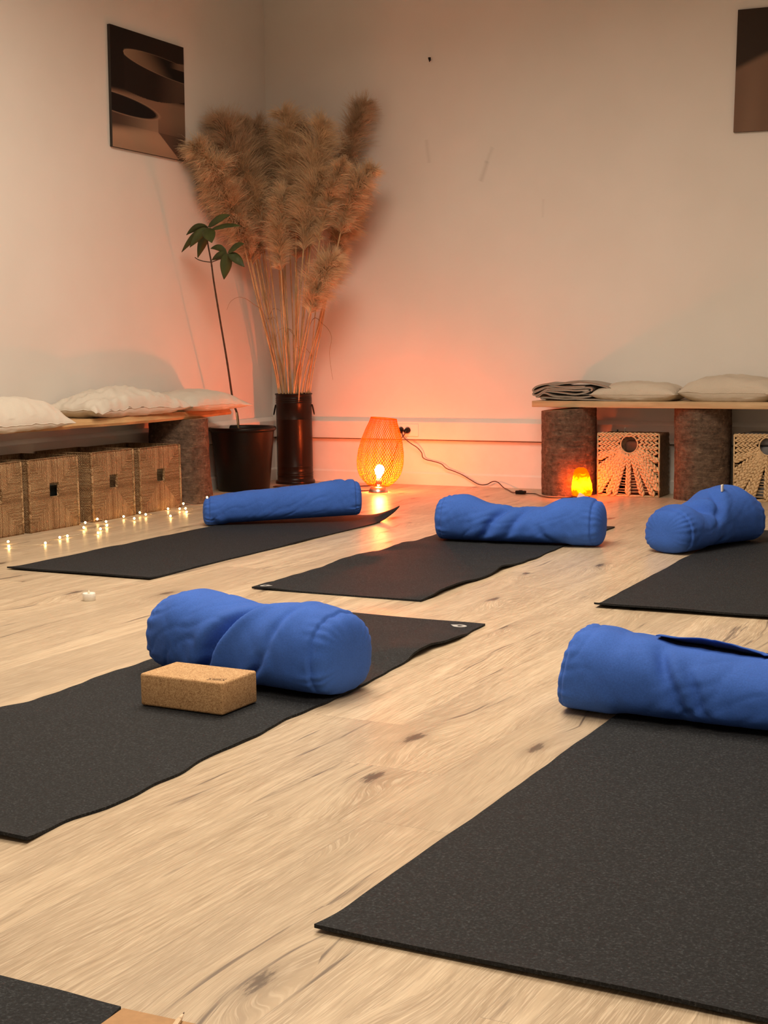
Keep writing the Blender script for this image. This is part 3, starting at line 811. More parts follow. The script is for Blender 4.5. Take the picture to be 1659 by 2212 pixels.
F = [tuple(reversed(f)) for f in grid_faces(n + 1, 6, True)] + [tuple(range(6)), tuple(n * 6 + j for j in range(6))[::-1]]
obj('seat_plank', V, F, M_live, lb, False)
log_leg(lb, -4.700, 6.405, .188, .158, .458, 3.1, flare=.55)
log_leg(lb, -4.70, 4.05, .185, .16, .458, 5.2, flare=.6)

# ------------------------------------------------------------------ right bench
br = thing('bench', 'straight pine plank bench on two brown logs by the back wall', 'bench', (0, 0, 0))
V = [(-3.040, 7.432), (-.55, 7.285), (-.55, 7.70), (-3.030, 7.715)]
Vb = [(x, y, z) for z in (.488, .522) for x, y in V]
bevel(obj('seat_plank', Vb, [(3, 2, 1, 0), (4, 5, 6, 7), (0, 1, 5, 4), (1, 2, 6, 5), (2, 3, 7, 6), (3, 0, 4, 7)], M_pine, br, False), .003, 2)
log_leg(br, -2.858, 7.530, .150, .153, .476, 11.4, tilt=(.075, .02))
log_leg(br, -2.108, 7.548, .150, .150, .484, 14.9)
log_leg(br, -1.15, 7.54, .150, .150, .484, 17.9)

# ------------------------------------------------------------------ braided water hyacinth baskets
def leaf_blob(V, F, c, d, nrm, ln, wd, ht):
    side = nrm.cross(d).normalized(); n0 = len(V)
    prof = [(-.5, .08), (-.28, .75), (0, 1.0), (.28, .78), (.5, .10)]
    K = 6
    for t, r in prof:
        for j in range(K):
            a = 2 * pi * j / K
            V.append(c + d * (t * ln) + side * (cos(a) * wd * r) + nrm * (sin(a) * ht * r))
    for i in range(len(prof) - 1):
        for j in range(K):
            F.append((n0 + i * K + j, n0 + i * K + (j + 1) % K, n0 + (i + 1) * K + (j + 1) % K, n0 + (i + 1) * K + j))
def braid(V, F, a, b, nrm, wd=.0115, rs=None, grow=1.0):
    a, b = Vector(a), Vector(b); d = (b - a).normalized(); b = b - d * .007; L = (b - a).length; side = nrm.cross(d).normalized()
    st = .0215; n = max(2, int(L / st))
    for i in range(n):
        t = (i + .5) / n; w_ = wd * (1 + (grow - 1) * t)
        for sg in (-1, 1):
            c = a + d * (L * (t + (.25 / n if sg > 0 else -.1 / n))) + side * (sg * w_ * .52) + nrm * rs.uniform(-.0012, .0012)
            dir_ = (d + side * (-sg * .48) + nrm * .1).normalized()
            leaf_blob(V, F, c, dir_, nrm, st * 1.55 * rs.uniform(.9, 1.12), w_ * .60, .0070)
def hyacinth(label, x0, x1, yf, h, seed, dep=.200):
    W = x1 - x0; rs = random.Random(seed)
    root = thing('braided_basket', label, 'basket', (x0, yf, 0), 0, 'braided baskets under the right bench')
    nrm = Vector((0, -1, 0)); hc = (W * .52, h * .832); hr = .047
    V, F = [], []
    y = -.004
    # fan of braids from the round hole to the rim of the front
    ends = [(0, .60 * h, 0), (0, .43 * h, 0), (0, .30 * h, 0), (0, .17 * h, 0), (0.005, .05 * h, 0), (.055, .006, 0),
            (.27 * W, .006, 1), (.50 * W, .006, 1), (.74 * W, .006, 1), (.92 * W, .006, 0), (W, .10 * h, 0), (W, .23 * h, 0), (W, .40 * h, 0), (W, .56 * h, 0)]
    for ex, ez, k in ends:
        d = Vector((ex - hc[0], 0, ez - hc[1])).normalized()
        braid(V, F, (hc[0] + d.x * (hr + .004), y, hc[1] + d.z * (hr + .004)), (ex, y, ez), nrm, .0125, rs, 1.2)
    for ez in (.985, .925, .855, .785, .715):
        dx_ = sqrt(max(0, (hr + .006) ** 2 - (ez * h - hc[1]) ** 2))
        if ez > .97:
            braid(V, F, (hc[0], y, ez * h), (0, y, ez * h), nrm, .009, rs); braid(V, F, (hc[0], y, ez * h), (W, y, ez * h), nrm, .009, rs); continue
        braid(V, F, (hc[0] - dx_, y, ez * h), (0, y, (ez - .012 * (1 - ez) * 20 * .3) * h), nrm, .0105, rs)
        braid(V, F, (hc[0] + dx_, y, ez * h), (W, y, (ez - .012 * (1 - ez) * 20 * .3) * h), nrm, .0105, rs)
    obj('braided_front', V, F, M_braid, root)
    # ring round the hole, thin cross strands and the frame
    pts = [(hc[0] + cos(t) * (hr + .001), y, hc[1] + sin(t) * (hr + .001)) for t in [2 * pi * k / 40 for k in range(41)]]
    V, F = tube(pts, .004, 8, False); obj('hole_ring', V, F, M_braid, root)
    mb = MB()
    for k in range(9):
        z = .012 + k * .0155
        p = spline([(.004 + W * q / 6, .003 + rs.uniform(-.001, .001), z + rs.uniform(-.004, .004)) for q in range(7)], 4)
        mb.add(*tube(p, .0021, 5))
    for sx in (0, 1):
        for k in range(7):
            z = h * (.12 + .085 * k); xa = .002 if sx == 0 else W - .002; xb = xa + (.06 if sx == 0 else -.06)
            mb.add(*tube([(xa, .003, z), (xb, .003, z + rs.uniform(-.012, .012))], .0019, 5))
    mb.build('cross_strand', M_braid, root, True)
    fr = MB()
    for a, b in (((0, 0, .004), (W, 0, .004)), ((0, 0, h), (W, 0, h)), ((0, 0, 0), (0, 0, h)), ((W, 0, 0), (W, 0, h))):
        fr.add(*tube([a, b], .0045, 8))
    fr.build('frame', M_braid, root, True)
    # side walls, back and floor
    sd = MB(); t = .008
    def wall(p0, p1, inward):
        p0, p1 = Vector(p0), Vector(p1); L = (p1 - p0).length; nv, nu = 26, 16; V = []
        nn = Vector((0, 0, 1)).cross(p1 - p0).normalized()
        for layer in (0, 1):
            for i in range(nu + 1):
                for j in range(nv + 1):
                    z = h * j / nv + (.004 * N3(i * .7, seed, 3) if j == nv else 0)
                    k = .0055 * abs(sin(j / nv * pi * 13)) * (.7 + .3 * sin(i * 2.4 + (j // 2) * 2)) if layer == 0 else -t
                    V.append(p0 + (p1 - p0) * (i / nu) + Vector((0, 0, z)) - nn * k * inward)
        Fw = grid_faces(nu + 1, nv + 1); N = (nu + 1) * (nv + 1)
        Fw += [tuple(reversed([q + N for q in f])) for f in Fw]
        for i in range(nu): a = i * (nv + 1) + nv; Fw.append((a, a + nv + 1, a + nv + 1 + N, a + N))
        sd.add(V, Fw)
    wall((W - .006, .002, 0), (W - .006, dep - .006, 0), 1); wall((.006, dep - .006, 0), (.006, .002, 0), 1); wall((W - .006, dep - .008, 0), (.006, dep - .008, 0), 1)
    sd.box(.006, W - .006, .006, dep - .008, .003, .009)
    sd.build('side_wall', M_braid_dark, root, True)['label'] = 'darker woven side'
    return root
hyacinth('braided basket with round hole standing beside the glowing salt lamp', -2.676, -2.330, 7.497, .344, 4)
hyacinth('braided basket with round hole cut off by the right edge', -1.925, -1.580, 7.497, .348, 9)
# what stands in the baskets
t_ = thing('spray_bottle', 'dark bottle with pale spout poking out of the basket beside the lamp', 'bottle', (-2.585, 7.56, .0095))
V, F = lathe([(.028, 0), (.030, .004), (.030, .24), (.026, .262), (.012, .275), (.011, .30)], 24, True, True); obj('bottle_body', V, F, plain('dark_glass', (.03, .02, .018), .15, Specular__IOR__Level=.6), t_)
V, F = tube([(0, 0, .30), (0, 0, .335), (.001, -.004, .352)], [.006, .0045, .004], 10); obj('spout', V, F, M_black_plastic, t_)
V, F = tube([(.036, .01, .30), (.038, .01, .358), (.042, .004, .362)], [.004, .003, .0045], 10); obj('spout', V, F, plain('pale_plastic', (.62, .58, .52), .4), t_)['label'] = 'pale plastic tip'
V, F = tube([(.0, .0, .296), (.022, .004, .298), (.036, .01, .302)], [.005, .005, .004], 10); obj('collar', V, F, M_black_plastic, t_)
t_ = thing('folded_cloth', 'brown folded cloth inside the basket beside the lamp, seen through its hole', 'cloth', (-2.50, 7.60, .0095))
for q in range(4):
    V, F = MB().box(-.038 if q > 9 else -.03, .14, -.085, .085, q * .075, q * .075 + .072).V, MB().box(0, 1, 0, 1, 0, 1).F
    bevel(obj('fold', V, F, plain('brown_cloth', (.12, .05, .03), .95), t_, False), .022, 4)
t_ = thing('folded_cloth', 'grey folded cloth inside the basket at the right edge', 'cloth', (-1.75, 7.60, .0095))
for q in range(5):
    V, F = MB().box(-.14, .14, -.085, .085, q * .07, q * .07 + .067).V, MB().box(0, 1, 0, 1, 0, 1).F
    bevel(obj('fold', V, F, plain('grey_cloth', (.16, .16, .17), .9), t_, False), .022, 4)

# ------------------------------------------------------------------ pillows
def pillow(label, cx, cy, z0, rz, L, W, H, m, seed, crumple=.008, group=None, tilt=(0, 0), edge_drop=None, corner=1.0, lean=0.0, pipe=True, fat=.5, prof=None):
    root = thing('pillow', label, 'pillow', (cx, cy, z0), rz, group)
    n = 72
    def P(u, v, side):
        k = (max(0, 1 - abs(u) ** 2.6) * max(0, 1 - abs(v) ** 2.6)) ** fat
        x = u * L / 2 * (1 - .055 * (1 - abs(v) ** 2) * abs(u) ** 3); y = v * W / 2 * (1 - .075 * (1 - abs(u) ** 2) * abs(v) ** 3)
        hp = H * (prof(u, v) if prof else 1.0)
        if side > 0: z = .34 * hp + .66 * hp * k
        else: z = .34 * hp - .34 * hp * min(1, k * 1.7)
        # gathers run in from the seams; broad creases lie across the middle
        eu = 1 - abs(u); ev = 1 - abs(v)
        g = exp(-(ev / .30) ** 2) * N3(x * 26 + seed, v * 1.5, seed) + exp(-(eu / .30) ** 2) * N3(u * 1.5, y * 26 + seed, seed + 4)
        cr = -abs(N3(x * 6 + y * 5 + seed * 3, y * 7 - x * 2, seed)) + .22
        cr2 = -abs(N3(x * 14 - y * 9 + seed, y * 11, seed + 8)) + .18
        amt = crumple * (.35 + k)
        d = crumple * .9 * g * (min(1, 4 * max(eu, 0) + .25)) + amt * (1.5 * cr + .8 * cr2)
        z += d if side > 0 else d * .35
        z = max(z, 0)
        x += .006 * N3(v * 6, seed, u) * (abs(u) > .95); y += .006 * N3(u * 6, seed, v) * (abs(v) > .95)
        z += tilt[0] * x + tilt[1] * y + lean * max(0, y) ** 2
        if edge_drop:
            e0, kk = edge_drop; dd = max(0, e0 - y) ; z -= kk * dd
        return Vector((x, y, z))
    us = [sin(pi / 2 * (-1 + 2 * i / n)) for i in range(n + 1)]
    V = [P(u, v, 1) for u in us for v in us]; N = len(V); V += [P(u, v, -1) for u in us for v in us]
    F = grid_faces(n + 1, n + 1); F = F + [tuple(reversed([q + N for q in f])) for f in F]
    ring = [i * (n + 1) for i in range(n + 1)] + [n * (n + 1) + j for j in range(1, n + 1)] + [i * (n + 1) + n for i in range(n - 1, -1, -1)] + [j for j in range(n - 1, 0, -1)]
    F += [(ring[k], ring[(k + 1) % len(ring)], ring[(k + 1) % len(ring)] + N, ring[k] + N) for k in range(len(ring))]
    o = obj('cover', V, F, m, root)
    md = o.modifiers.new('w', 'WELD'); md.merge_threshold = .0004
    if pipe:
        pts = [(V[k] + V[k + N]) / 2 for k in ring]; pts.append(pts[0])
        Vt, Ft = tube(pts, .0022, 6, False); obj('seam', Vt, Ft, m, root)
    return root
GL = 'cream pillows on the left bench'; GR = 'beige pillows on the right bench'
# local x runs along the bench (turned so that local -y points to the room)
pillow('cream pillow at the left edge on the live-edge bench', -4.70, 4.95, .4995, pi / 2 + .04, .78, .38, .125, M_cream, 2.2, .013, GL, edge_drop=(-.10, .55))
pillow('crumpled cream pillow in the middle of the live-edge bench', -4.735, 5.93, .4995, pi / 2 - .03, .76, .37, .135, M_cream, 5.1, .021, GL, edge_drop=(-.15, .40), prof=lambda u, v: .86 + .22 * exp(-((u + .0) / .5) ** 2))
pillow('smooth cream pillow at the far end of the live-edge bench', -4.73, 6.60, .4995, pi / 2, .58, .40, .125, M_cream, 8.4, .006, GL, edge_drop=(-.15, .2), prof=lambda u, v: .9 - .35 * max(0, u) ** 1.5)
pillow('flat beige pillow beside the folded blanket', -2.455, 7.565, .5225, -.03, .48, .30, .103, M_taupe, 11.3, .007, GR)
pillow('plump beige pillow in the middle of the pine bench', -1.95, 7.575, .5225, -.04, .52, .30, .135, M_taupe, 14.2, .011, GR, lean=.6)
pillow('beige pillow on the pine bench cut off by the right edge', -1.475, 7.485, .5225, -.06, .50, .30, .12, M_taupe, 17.5, .010, GR)

# ------------------------------------------------------------------ folded blanket
bl = thing('blanket', 'folded grey-brown fleece blanket at the end of the pine bench', 'blanket', (-3.045, 7.455, .5225), -.03)
def sheet(path, th, dep, seed, n0=0.0):
    P = spline([(x, 0, z) for x, z in path], 8); m = len(P); ny = 10; V = []
    nrm = []
    for i in range(m):
        t = (P[min(i + 1, m - 1)] - P[max(i - 1, 0)]); t = Vector((t.x, 0, t.z)).normalized(); nrm.append(Vector((-t.z, 0, t.x)))
    for sg in (1, -1):
        for i in range(m):
            for j in range(ny + 1):
                q = j / ny
                x = P[i].x * (1 - .05 * q) + .012 * q + .004 * N3(q * 3, P[i].x * 6, seed); z = P[i].z * (1 + .05 * sin(q * pi)) + .003 * N3(P[i].x * 12, q * 3, seed + 2)
                y = n0 + dep * q + .006 * N3(P[i].x * 14, P[i].z * 30, seed) * (1 - q)
                V.append((x + nrm[i].x * th / 2 * sg, y, max(.0005, z + nrm[i].z * th / 2 * sg)))
    N = m * (ny + 1); F = grid_faces(m, ny + 1); F = [tuple(reversed(f)) for f in F] + [tuple(q + N for q in f) for f in F]
    ring = [i * (ny + 1) for i in range(m)] + [(m - 1) * (ny + 1) + j for j in range(1, ny + 1)] + [i * (ny + 1) + ny for i in range(m - 2, -1, -1)] + [j for j in range(ny - 1, 0, -1)]
    F += [(ring[k] + N, ring[(k + 1) % len(ring)] + N, ring[(k + 1) % len(ring)], ring[k]) for k in range(len(ring))]
    return V, F
paths = [[(.075, .006), (.02 + .03, .012), (.075, .018), (.16, .012), (.26, .011), (.40, .006), (.52, .006)],
         [(.36, .026), (.27, .021), (.15, .024), (.07, .042), (.035, .024), (.022, .022), (.03, .034), (.06, .046), (.085, .053), (.14, .049), (.24, .036), (.31, .046), (.335, .052)],
         [(.33, .060), (.24, .056), (.12, .060), (.085, .062), (.03, .034), (.006, .032), (.008, .044), (.05, .062), (.09, .074), (.15, .066), (.25, .068), (.33, .072), (.352, .066), (.345, .054)],
         [(.31, .078), (.2, .075), (.11, .080), (.06, .068), (.01, .052), (.004, .062), (.03, .080), (.09, .092), (.13, .088), (.20, .096), (.29, .100), (.36, .092), (.42, .080), (.46, .066)]]
for k, pth in enumerate(paths):
    V, F = sheet(pth, .0092, .235 - .01 * k, 3.0 + k); obj('fold', V, F, M_fleece, bl)

# ------------------------------------------------------------------ potted plant
PX, PY = -4.738, 7.09
pt = thing('potted_plant', 'tall thin seedling with few green leaves in a black pot', 'plant', (PX, PY, 0))
V, F = lathe([(.145, 0), (.152, .004), (.186, .345), (.190, .352), (.197, .354), (.200, .360), (.198, .372), (.192, .376), (.186, .374), (.183, .365), (.180, .33)], 64); obj('pot', V, F, M_black_plastic, pt)
V, F = lathe([(.181, .335), (.12, .343), (.05, .338), (.0005, .340)], 40, False); obj('soil', V, F, M_soil, pt)
def rel(p, o_): return (p[0] - o_[0], p[1] - o_[1], p[2] - o_[2])
O = (PX, PY, 0)
main = [(-4.772, 7.10, .338), (-4.761, 7.072, .449), (-4.768, 7.042, .532), (-4.746, 6.959, .763), (-4.728, 6.873, 1.001), (-4.711, 6.798, 1.208), (-4.698, 6.758, 1.32), (-4.691, 6.717, 1.435), (-4.668, 6.69, 1.508)]
mp = spline([rel(p, O) for p in main], 14); k_ = len(mp)
V, F = tube(mp, [.0068 - .0032 * i / k_ + .0012 * max(0, N3(i * .55, 1, 1)) for i in range(k_)], 10); obj('stem', V, F, M_stem, pt)
for br_ in ([(-4.696, 6.757, 1.318), (-4.745, 6.755, 1.325), (-4.782, 6.752, 1.336), (-4.801, 6.748, 1.349)], [(-4.696, 6.757, 1.318), (-4.655, 6.753, 1.328), (-4.611, 6.751, 1.339), (-4.577, 6.743, 1.362)]):
    V, F = tube(spline([rel(p, O) for p in br_], 5), .0026, 8); obj('twig', V, F, M_stem, pt)
V, F = tube([rel((-4.760, 7.085, .33), O), rel((-4.752, 7.050, .46), O)], .005, 8); obj('support_stick', V, F, plain('bamboo_stick', (.40, .32, .18), .5), pt)
V, F = MB().box(-.018, .018, -.002, .002, 0, .012).V, MB().box(0, 1, 0, 1, 0, 1).F
obj('plant_tag', V, F, plain('red_tag', (.45, .02, .04), .5), pt, False, (-.11, -.02, .342))['label'] = 'small red tag'
LV = [(-4.666, 6.690, 1.508, -4.503, 6.671, 1.561, .036, .030, .4), (-4.645, 6.692, 1.494, -4.452, 6.692, 1.502, .036, .028, .9), (-4.668, 6.690, 1.508, -4.825, 6.704, 1.471, .036, .035, .6), (-4.672, 6.692, 1.503, -4.884, 6.736, 1.380, .038, .03, .5),
      (-4.668, 6.680, 1.50, -4.767, 6.654, 1.398, .042, .02, .1), (-4.676, 6.699, 1.488, -4.783, 6.749, 1.346, .046, .015, .2), (-4.664, 6.670, 1.500, -4.580, 6.600, 1.412, .062, .02, .1),
      (-4.580, 6.742, 1.365, -4.676, 6.723, 1.391, .034, .03, .5), (-4.580, 6.743, 1.362, -4.692, 6.755, 1.329, .036, .01, .3), (-4.577, 6.743, 1.362, -4.619, 6.764, 1.220, .056, .005, .0), (-4.568, 6.743, 1.362, -4.472, 6.751, 1.283, .046, .02, .2), (-4.573, 6.742, 1.365, -4.453, 6.726, 1.409, .034, .025, .6)]
view = Vector((-.52, .85, 0)).normalized()
for (ax, ay, az, bx_, by_, bz, wd, arch, roll) in LV:
    a = Vector(rel((ax, ay, az), O)); b = Vector(rel((bx_, by_, bz), O)); d = (b - a); L = d.length; d.normalize()
    side = d.cross(view).normalized(); nrm = side.cross(d).normalized()
    side = (side * cos(roll * .9) + nrm * sin(roll * .9)).normalized(); nrm = side.cross(d).normalized()
    V = []; nL, nW = 16, 7
    for i in range(nL + 1):
        t = i / nL
        hw = wd * .58 * (sin(pi * min(1, .05 + t * .95) ** .82) ** .85 if 0 < t < 1 else .03) + .0006
        c = a + d * (L * t) + Vector((0, 0, arch * 4 * t * (1 - t) * .5))
        for j in range(nW):
            q = -1 + 2 * j / (nW - 1)
            V.append(c + side * (q * hw) + nrm * (abs(q) * hw * .25 + .002 * N3(t * 7, q, L * 50)))
    o = obj('leaf', V, grid_faces(nL + 1, nW), M_leaf, pt)
    md = o.modifiers.new('thick', 'SOLIDIFY'); md.thickness = .0008

# ------------------------------------------------------------------ tall black vase
VX, VY = -4.676, 7.572
vs = thing('floor_vase', 'tall black metal cylinder vase holding the pampas grass', 'vase', (VX, VY, 0))
pr = [(.134, 0), (.136, .004), (.136, .014), (.131, .020), (.124, .022), (.123, .050), (.1255, .053), (.123, .056), (.123, .062), (.1255, .065), (.123, .068), (.123, .105), (.1242, .107), (.123, .109), (.123, .395), (.1242, .397), (.123, .399)]
for z in (.500, .512, .524): pr += [(.123, z - .004), (.1256, z), (.123, z + .004)]
pr += [(.123, .545), (.128, .548), (.129, .553), (.126, .556), (.1205, .553), (.119, .54), (.118, .012), (.001, .010)]
pr = [(r * .90, z) for r, z in pr]
V, F = lathe(pr, 72); obj('body', V, F, M_black_metal, vs)
for sg in (-1, 1):
    ca, sa = cos(.46), sin(.46)        # handles face left and right of the viewer
    pts = []
    for k in range(25):
        t = 2 * pi * k / 24
        pts.append((sg * (.1135 + .010 * (1 - cos(t)) * .6) * ca + sin(t) * .022 * -sa, sg * (.1135 + .010 * (1 - cos(t)) * .6) * sa + sin(t) * .022 * ca, .455 + .030 * cos(t)))
    V, F = tube(pts, .0032, 8, False); obj('ring_handle', V, F, M_black_metal, vs)

# ------------------------------------------------------------------ pampas grass
rng = np.random.default_rng(11)
def plume_mesh(P, R, n_cl, n_h, seed, droop=.35, hw=.0009, hl=1.0, lim=(-9, 9)):
    """hair ribbons in tufts round the axis P (list of Vectors); R: greatest half width"""
    rg = np.random.default_rng(seed); P = np.array([list(p) for p in P]); m = len(P)
    def axis(t):
        x = np.clip(t, 0, 1) * (m - 1); i = np.minimum(x.astype(int), m - 2); f = (x - i)[:, None]
        return P[i] * (1 - f) + P[i + 1] * f
    Ltot = np.linalg.norm(np.diff(P, axis=0), axis=1).sum()
    n = n_cl * n_h
    tc = np.sort(rg.uniform(0, .93, n_cl)); ac = rg.uniform(0, 2 * pi, n_cl); tc = np.repeat(tc, n_h); ac = np.repeat(ac, n_h)
    lc = np.repeat(rg.uniform(.7, 1.2, n_cl), n_h)
    t0 = np.clip(tc + rg.normal(0, .012, n), 0, .97); a = ac + rg.normal(0, .30, n)
    T = axis(np.minimum(t0 + .06, 1)) - axis(np.maximum(t0 - .04, 0)); T /= np.linalg.norm(T, axis=1)[:, None]
    ref = np.array([0.3, -1.0, 0.1]); Nn = ref - T * (T @ ref)[:, None]; Nn /= np.linalg.norm(Nn, axis=1)[:, None]; B = np.cross(T, Nn)
    rad = Nn * np.cos(a)[:, None] + B * np.sin(a)[:, None]
    env = np.clip(np.sin(pi * np.clip(t0 * .84 + .12, 0, 1)) ** .6, .2, 1)
    ln = R * env * lc * rg.uniform(.75, 1.25, n) * 1.55 * hl
    spread = rg.uniform(.34, .80, n)[:, None]
    d0 = T * (1 - spread * .55) + rad * spread; d0 /= np.linalg.norm(d0, axis=1)[:, None]
    p0 = axis(t0) + rad * .002
    K = 6; cur = rg.normal(0, .22, (n, 3)) + np.repeat(rg.normal(0, .80, (n_cl, 3)), n_h, axis=0); pts = [p0]; d = d0
    ph = rg.uniform(0, 2 * pi, n)[:, None]; wv = rg.uniform(.7, 1.6, n)[:, None]; ca_ = rg.uniform(.25, .75, n)[:, None]
    for k in range(K):
        d = d0 + (rad * .18 + cur * .5) * (k / K) + (Nn * np.cos(ph + wv * k) + B * np.sin(ph + wv * k)) * ca_ * (k / K) + np.array([0, -.12, -1.0]) * (droop * ((k + .6) / K) ** 1.5)
        d /= np.linalg.norm(d, axis=1)[:, None]
        pts.append(pts[-1] + d * (ln / K)[:, None])
    for q in pts: q[:, 0] = np.maximum(q[:, 0], lim[0]); q[:, 1] = np.minimum(q[:, 1], lim[1])
    W = np.cross(d0, rg.normal(0, 1, (n, 3))); W /= np.linalg.norm(W, axis=1)[:, None]
    wid = [1.0, 1.0, 1.0, .9, .7, .5, .2]
    V = np.empty((n, K + 1, 2, 3))
    for k in range(K + 1):
        V[:, k, 0] = pts[k] - W * hw * wid[k]; V[:, k, 1] = pts[k] + W * hw * wid[k]
    V = V.reshape(-1, 3)
    base = (np.arange(n) * (K + 1) * 2)[:, None]; q = []
    for k in range(K): q.append(base + np.array([2 * k, 2 * k + 1, 2 * k + 3, 2 * k + 2]))
    F = np.stack(q, 1).reshape(-1, 4)
    return V, F
def np_obj(name, V, F, m, parent):
    me = bpy.data.meshes.new(name); nV, nF = len(V), len(F)
    me.vertices.add(nV); me.vertices.foreach_set('co', V.astype(np.float32).ravel())
    me.loops.add(nF * 4); me.loops.foreach_set('vertex_index', F.astype(np.int32).ravel())
    me.polygons.add(nF); me.polygons.foreach_set('loop_start', np.arange(0, nF * 4, 4, dtype=np.int32))
    me.update(calc_edges=True); me.validate()
    me.materials.append(m); o = bpy.data.objects.new(name, me); COL.objects.link(o); o.parent = parent; return o

PG = 'pampas stalks in the black vase'
PL = [
 (-4.800, 7.152, 1.679, -4.840, 6.795, 1.999, .190, 0, 'curly pampas plume touching the canvas print, leaning far left'),
 (-4.800, 7.275, 1.689, -4.840, 7.068, 2.175, .238, 1, 'dark wide pampas plume at top left against the wall'),
 (-4.800, 7.416, 1.700, -4.840, 7.285, 2.198, .143, 1, 'dark pointed pampas plume left of the notch in the bunch'),
 (-4.800, 7.500, 1.600, -4.840, 7.470, 2.214, .185, 1, 'dark upright pampas plume right of the notch in the bunch'),
 (-4.800, 7.289, 1.445, -4.840, 6.936, 1.847, .206, 0, 'feathery pampas plume right above the green seedling'),
 (-4.706, 7.350, 1.526, -4.830, 7.162, 1.962, .239, 0, 'broad combed pampas plume left of centre in the front'),
 (-4.800, 7.334, 1.338, -4.835, 7.046, 1.726, .166, 0, 'low left pampas plume just behind the seedling leaves'),
 (-4.523, 7.400, 1.640, -4.611, 7.400, 2.257, .215, 0, 'tall pale pampas plume forming the top of the middle'),
 (-4.495, 7.500, 1.607, -4.539, 7.500, 2.180, .172, 1, 'shaded pampas plume tucked behind the tall pale one'),
 (-4.394, 7.350, 1.480, -4.300, 7.350, 2.164, .245, 0, 'fullest pale pampas plume right of the middle'),
 (-4.545, 7.250, 1.284, -4.497, 7.250, 1.788, .170, 0, 'pale pampas plume hanging lowest in the middle'),
 (-4.648, 7.450, 1.530, -4.675, 7.450, 1.981, .150, 1, 'small brown pampas plume left of the lowest middle one'),
 (-4.309, 7.300, 1.450, -4.120, 7.300, 1.924, .130, 0, 'slim curved pampas plume with hooked tip on the right'),
 (-4.420, 7.300, 1.400, -4.269, 7.300, 1.843, .225, 0, 'broad pampas plume below the fullest pale one'),
 (-4.326, 7.600, 1.741, -4.152, 7.600, 2.291, .176, 1, 'tallest brown pampas plume at top right by the wall'),
 (-4.226, 7.400, 1.492, -4.004, 7.400, 1.874, .171, 0, 'rightmost pampas plume leaning out over the bare wall'),
 (-4.374, 7.600, 1.416, -4.177, 7.600, 1.786, .169, 1, 'dark pampas plume behind the rightmost one'),
 (-4.388, 7.300, 1.025, -4.187, 7.300, 1.379, .180, 0, 'lowest pampas plume of all, on the right among the stems'),
 (-4.380, 7.550, 1.317, -4.205, 7.550, 1.635, .154, 0, 'thin pampas plume behind the lowest right one'),
 (-4.749, 7.550, 1.596, -4.837, 7.550, 2.017, .204, 1, 'shadowed pampas plume deep in the left of the bunch'),
 (-4.688, 7.580, 1.484, -4.625, 7.580, 2.005, .202, 1, 'shadowed pampas plume deep in the middle of the bunch'),
 (-4.800, 7.412, 1.369, -4.840, 7.286, 1.692, .156, 1, 'brown pampas plume low at the left behind the stems'),
 (-4.592, 7.500, 1.365, -4.492, 7.500, 1.716, .170, 1, 'brown pampas plume low in the middle behind the front ones'),
]
def stem_path(a, b, bow):
    a, b = Vector(a), Vector(b); out = []
    for i in range(13):
        t = i / 12; p = a.lerp(b, t); p += Vector((0, 0, 0)) + Vector((bow[0], bow[1], 0)) * (sin(pi * t))
        out.append(p)
    return out
for i, (bx_, by_, bz, tx, ty, tz, wd, kind, lab) in enumerate(PL):
    rs = random.Random(100 + i)
    fx = (bx_ + 4.60) / .35
    foot = Vector((VX + max(-.08, min(.08, fx * .085)) + rs.uniform(-.012, .012), VY + max(-.08, min(.05, (by_ - 7.5) * .35)) + rs.uniform(-.012, .012), .02))
    mouth = Vector((VX + max(-.095, min(.095, fx * .10)) + rs.uniform(-.01, .01), VY + max(-.09, min(.08, (by_ - 7.5) * .4)) + rs.uniform(-.01, .01), .556))
    B = Vector((bx_, by_, bz)); T = Vector((tx, ty, tz))
    root = thing('pampas_stalk', lab, 'pampas grass', tuple(foot), 0, PG)
    st = spline([foot, mouth, mouth.lerp(B, .5) + Vector((rs.uniform(-.008, .008), rs.uniform(-.008, .008), 0)), B], 8)
    axv = [B.lerp(T, q / 9) + Vector((rs.uniform(-.006, .006) + .020 * sin(pi * q / 9) * (1 if tx < bx_ else -1), 0, .012 * sin(pi * q / 9))) for q in range(10)]
    # tips nod over a little
    axv[-1] += (T - B).normalized() * -.01 + Vector((.012 * (1 if tx > bx_ else -1), 0, -.006))
    st = [p - foot for p in st]; axl = [p - foot for p in axv]
    V, F = tube(st + axl[1:7], [.0042] * len(st) + [.0026, .0022, .0018, .0015, .0012, .001], 7); obj('stem', V, F, M_reed, root)
    V, F = plume_mesh(axl, wd * .60, 130, 38, 500 + i, droop=.45 + .35 * (kind == 0), hl=.92, lim=(XL + .006 - foot.x, YB - .006 - foot.y))
    np_obj('plume', V, F, M_plume_b if kind else M_plume, root)
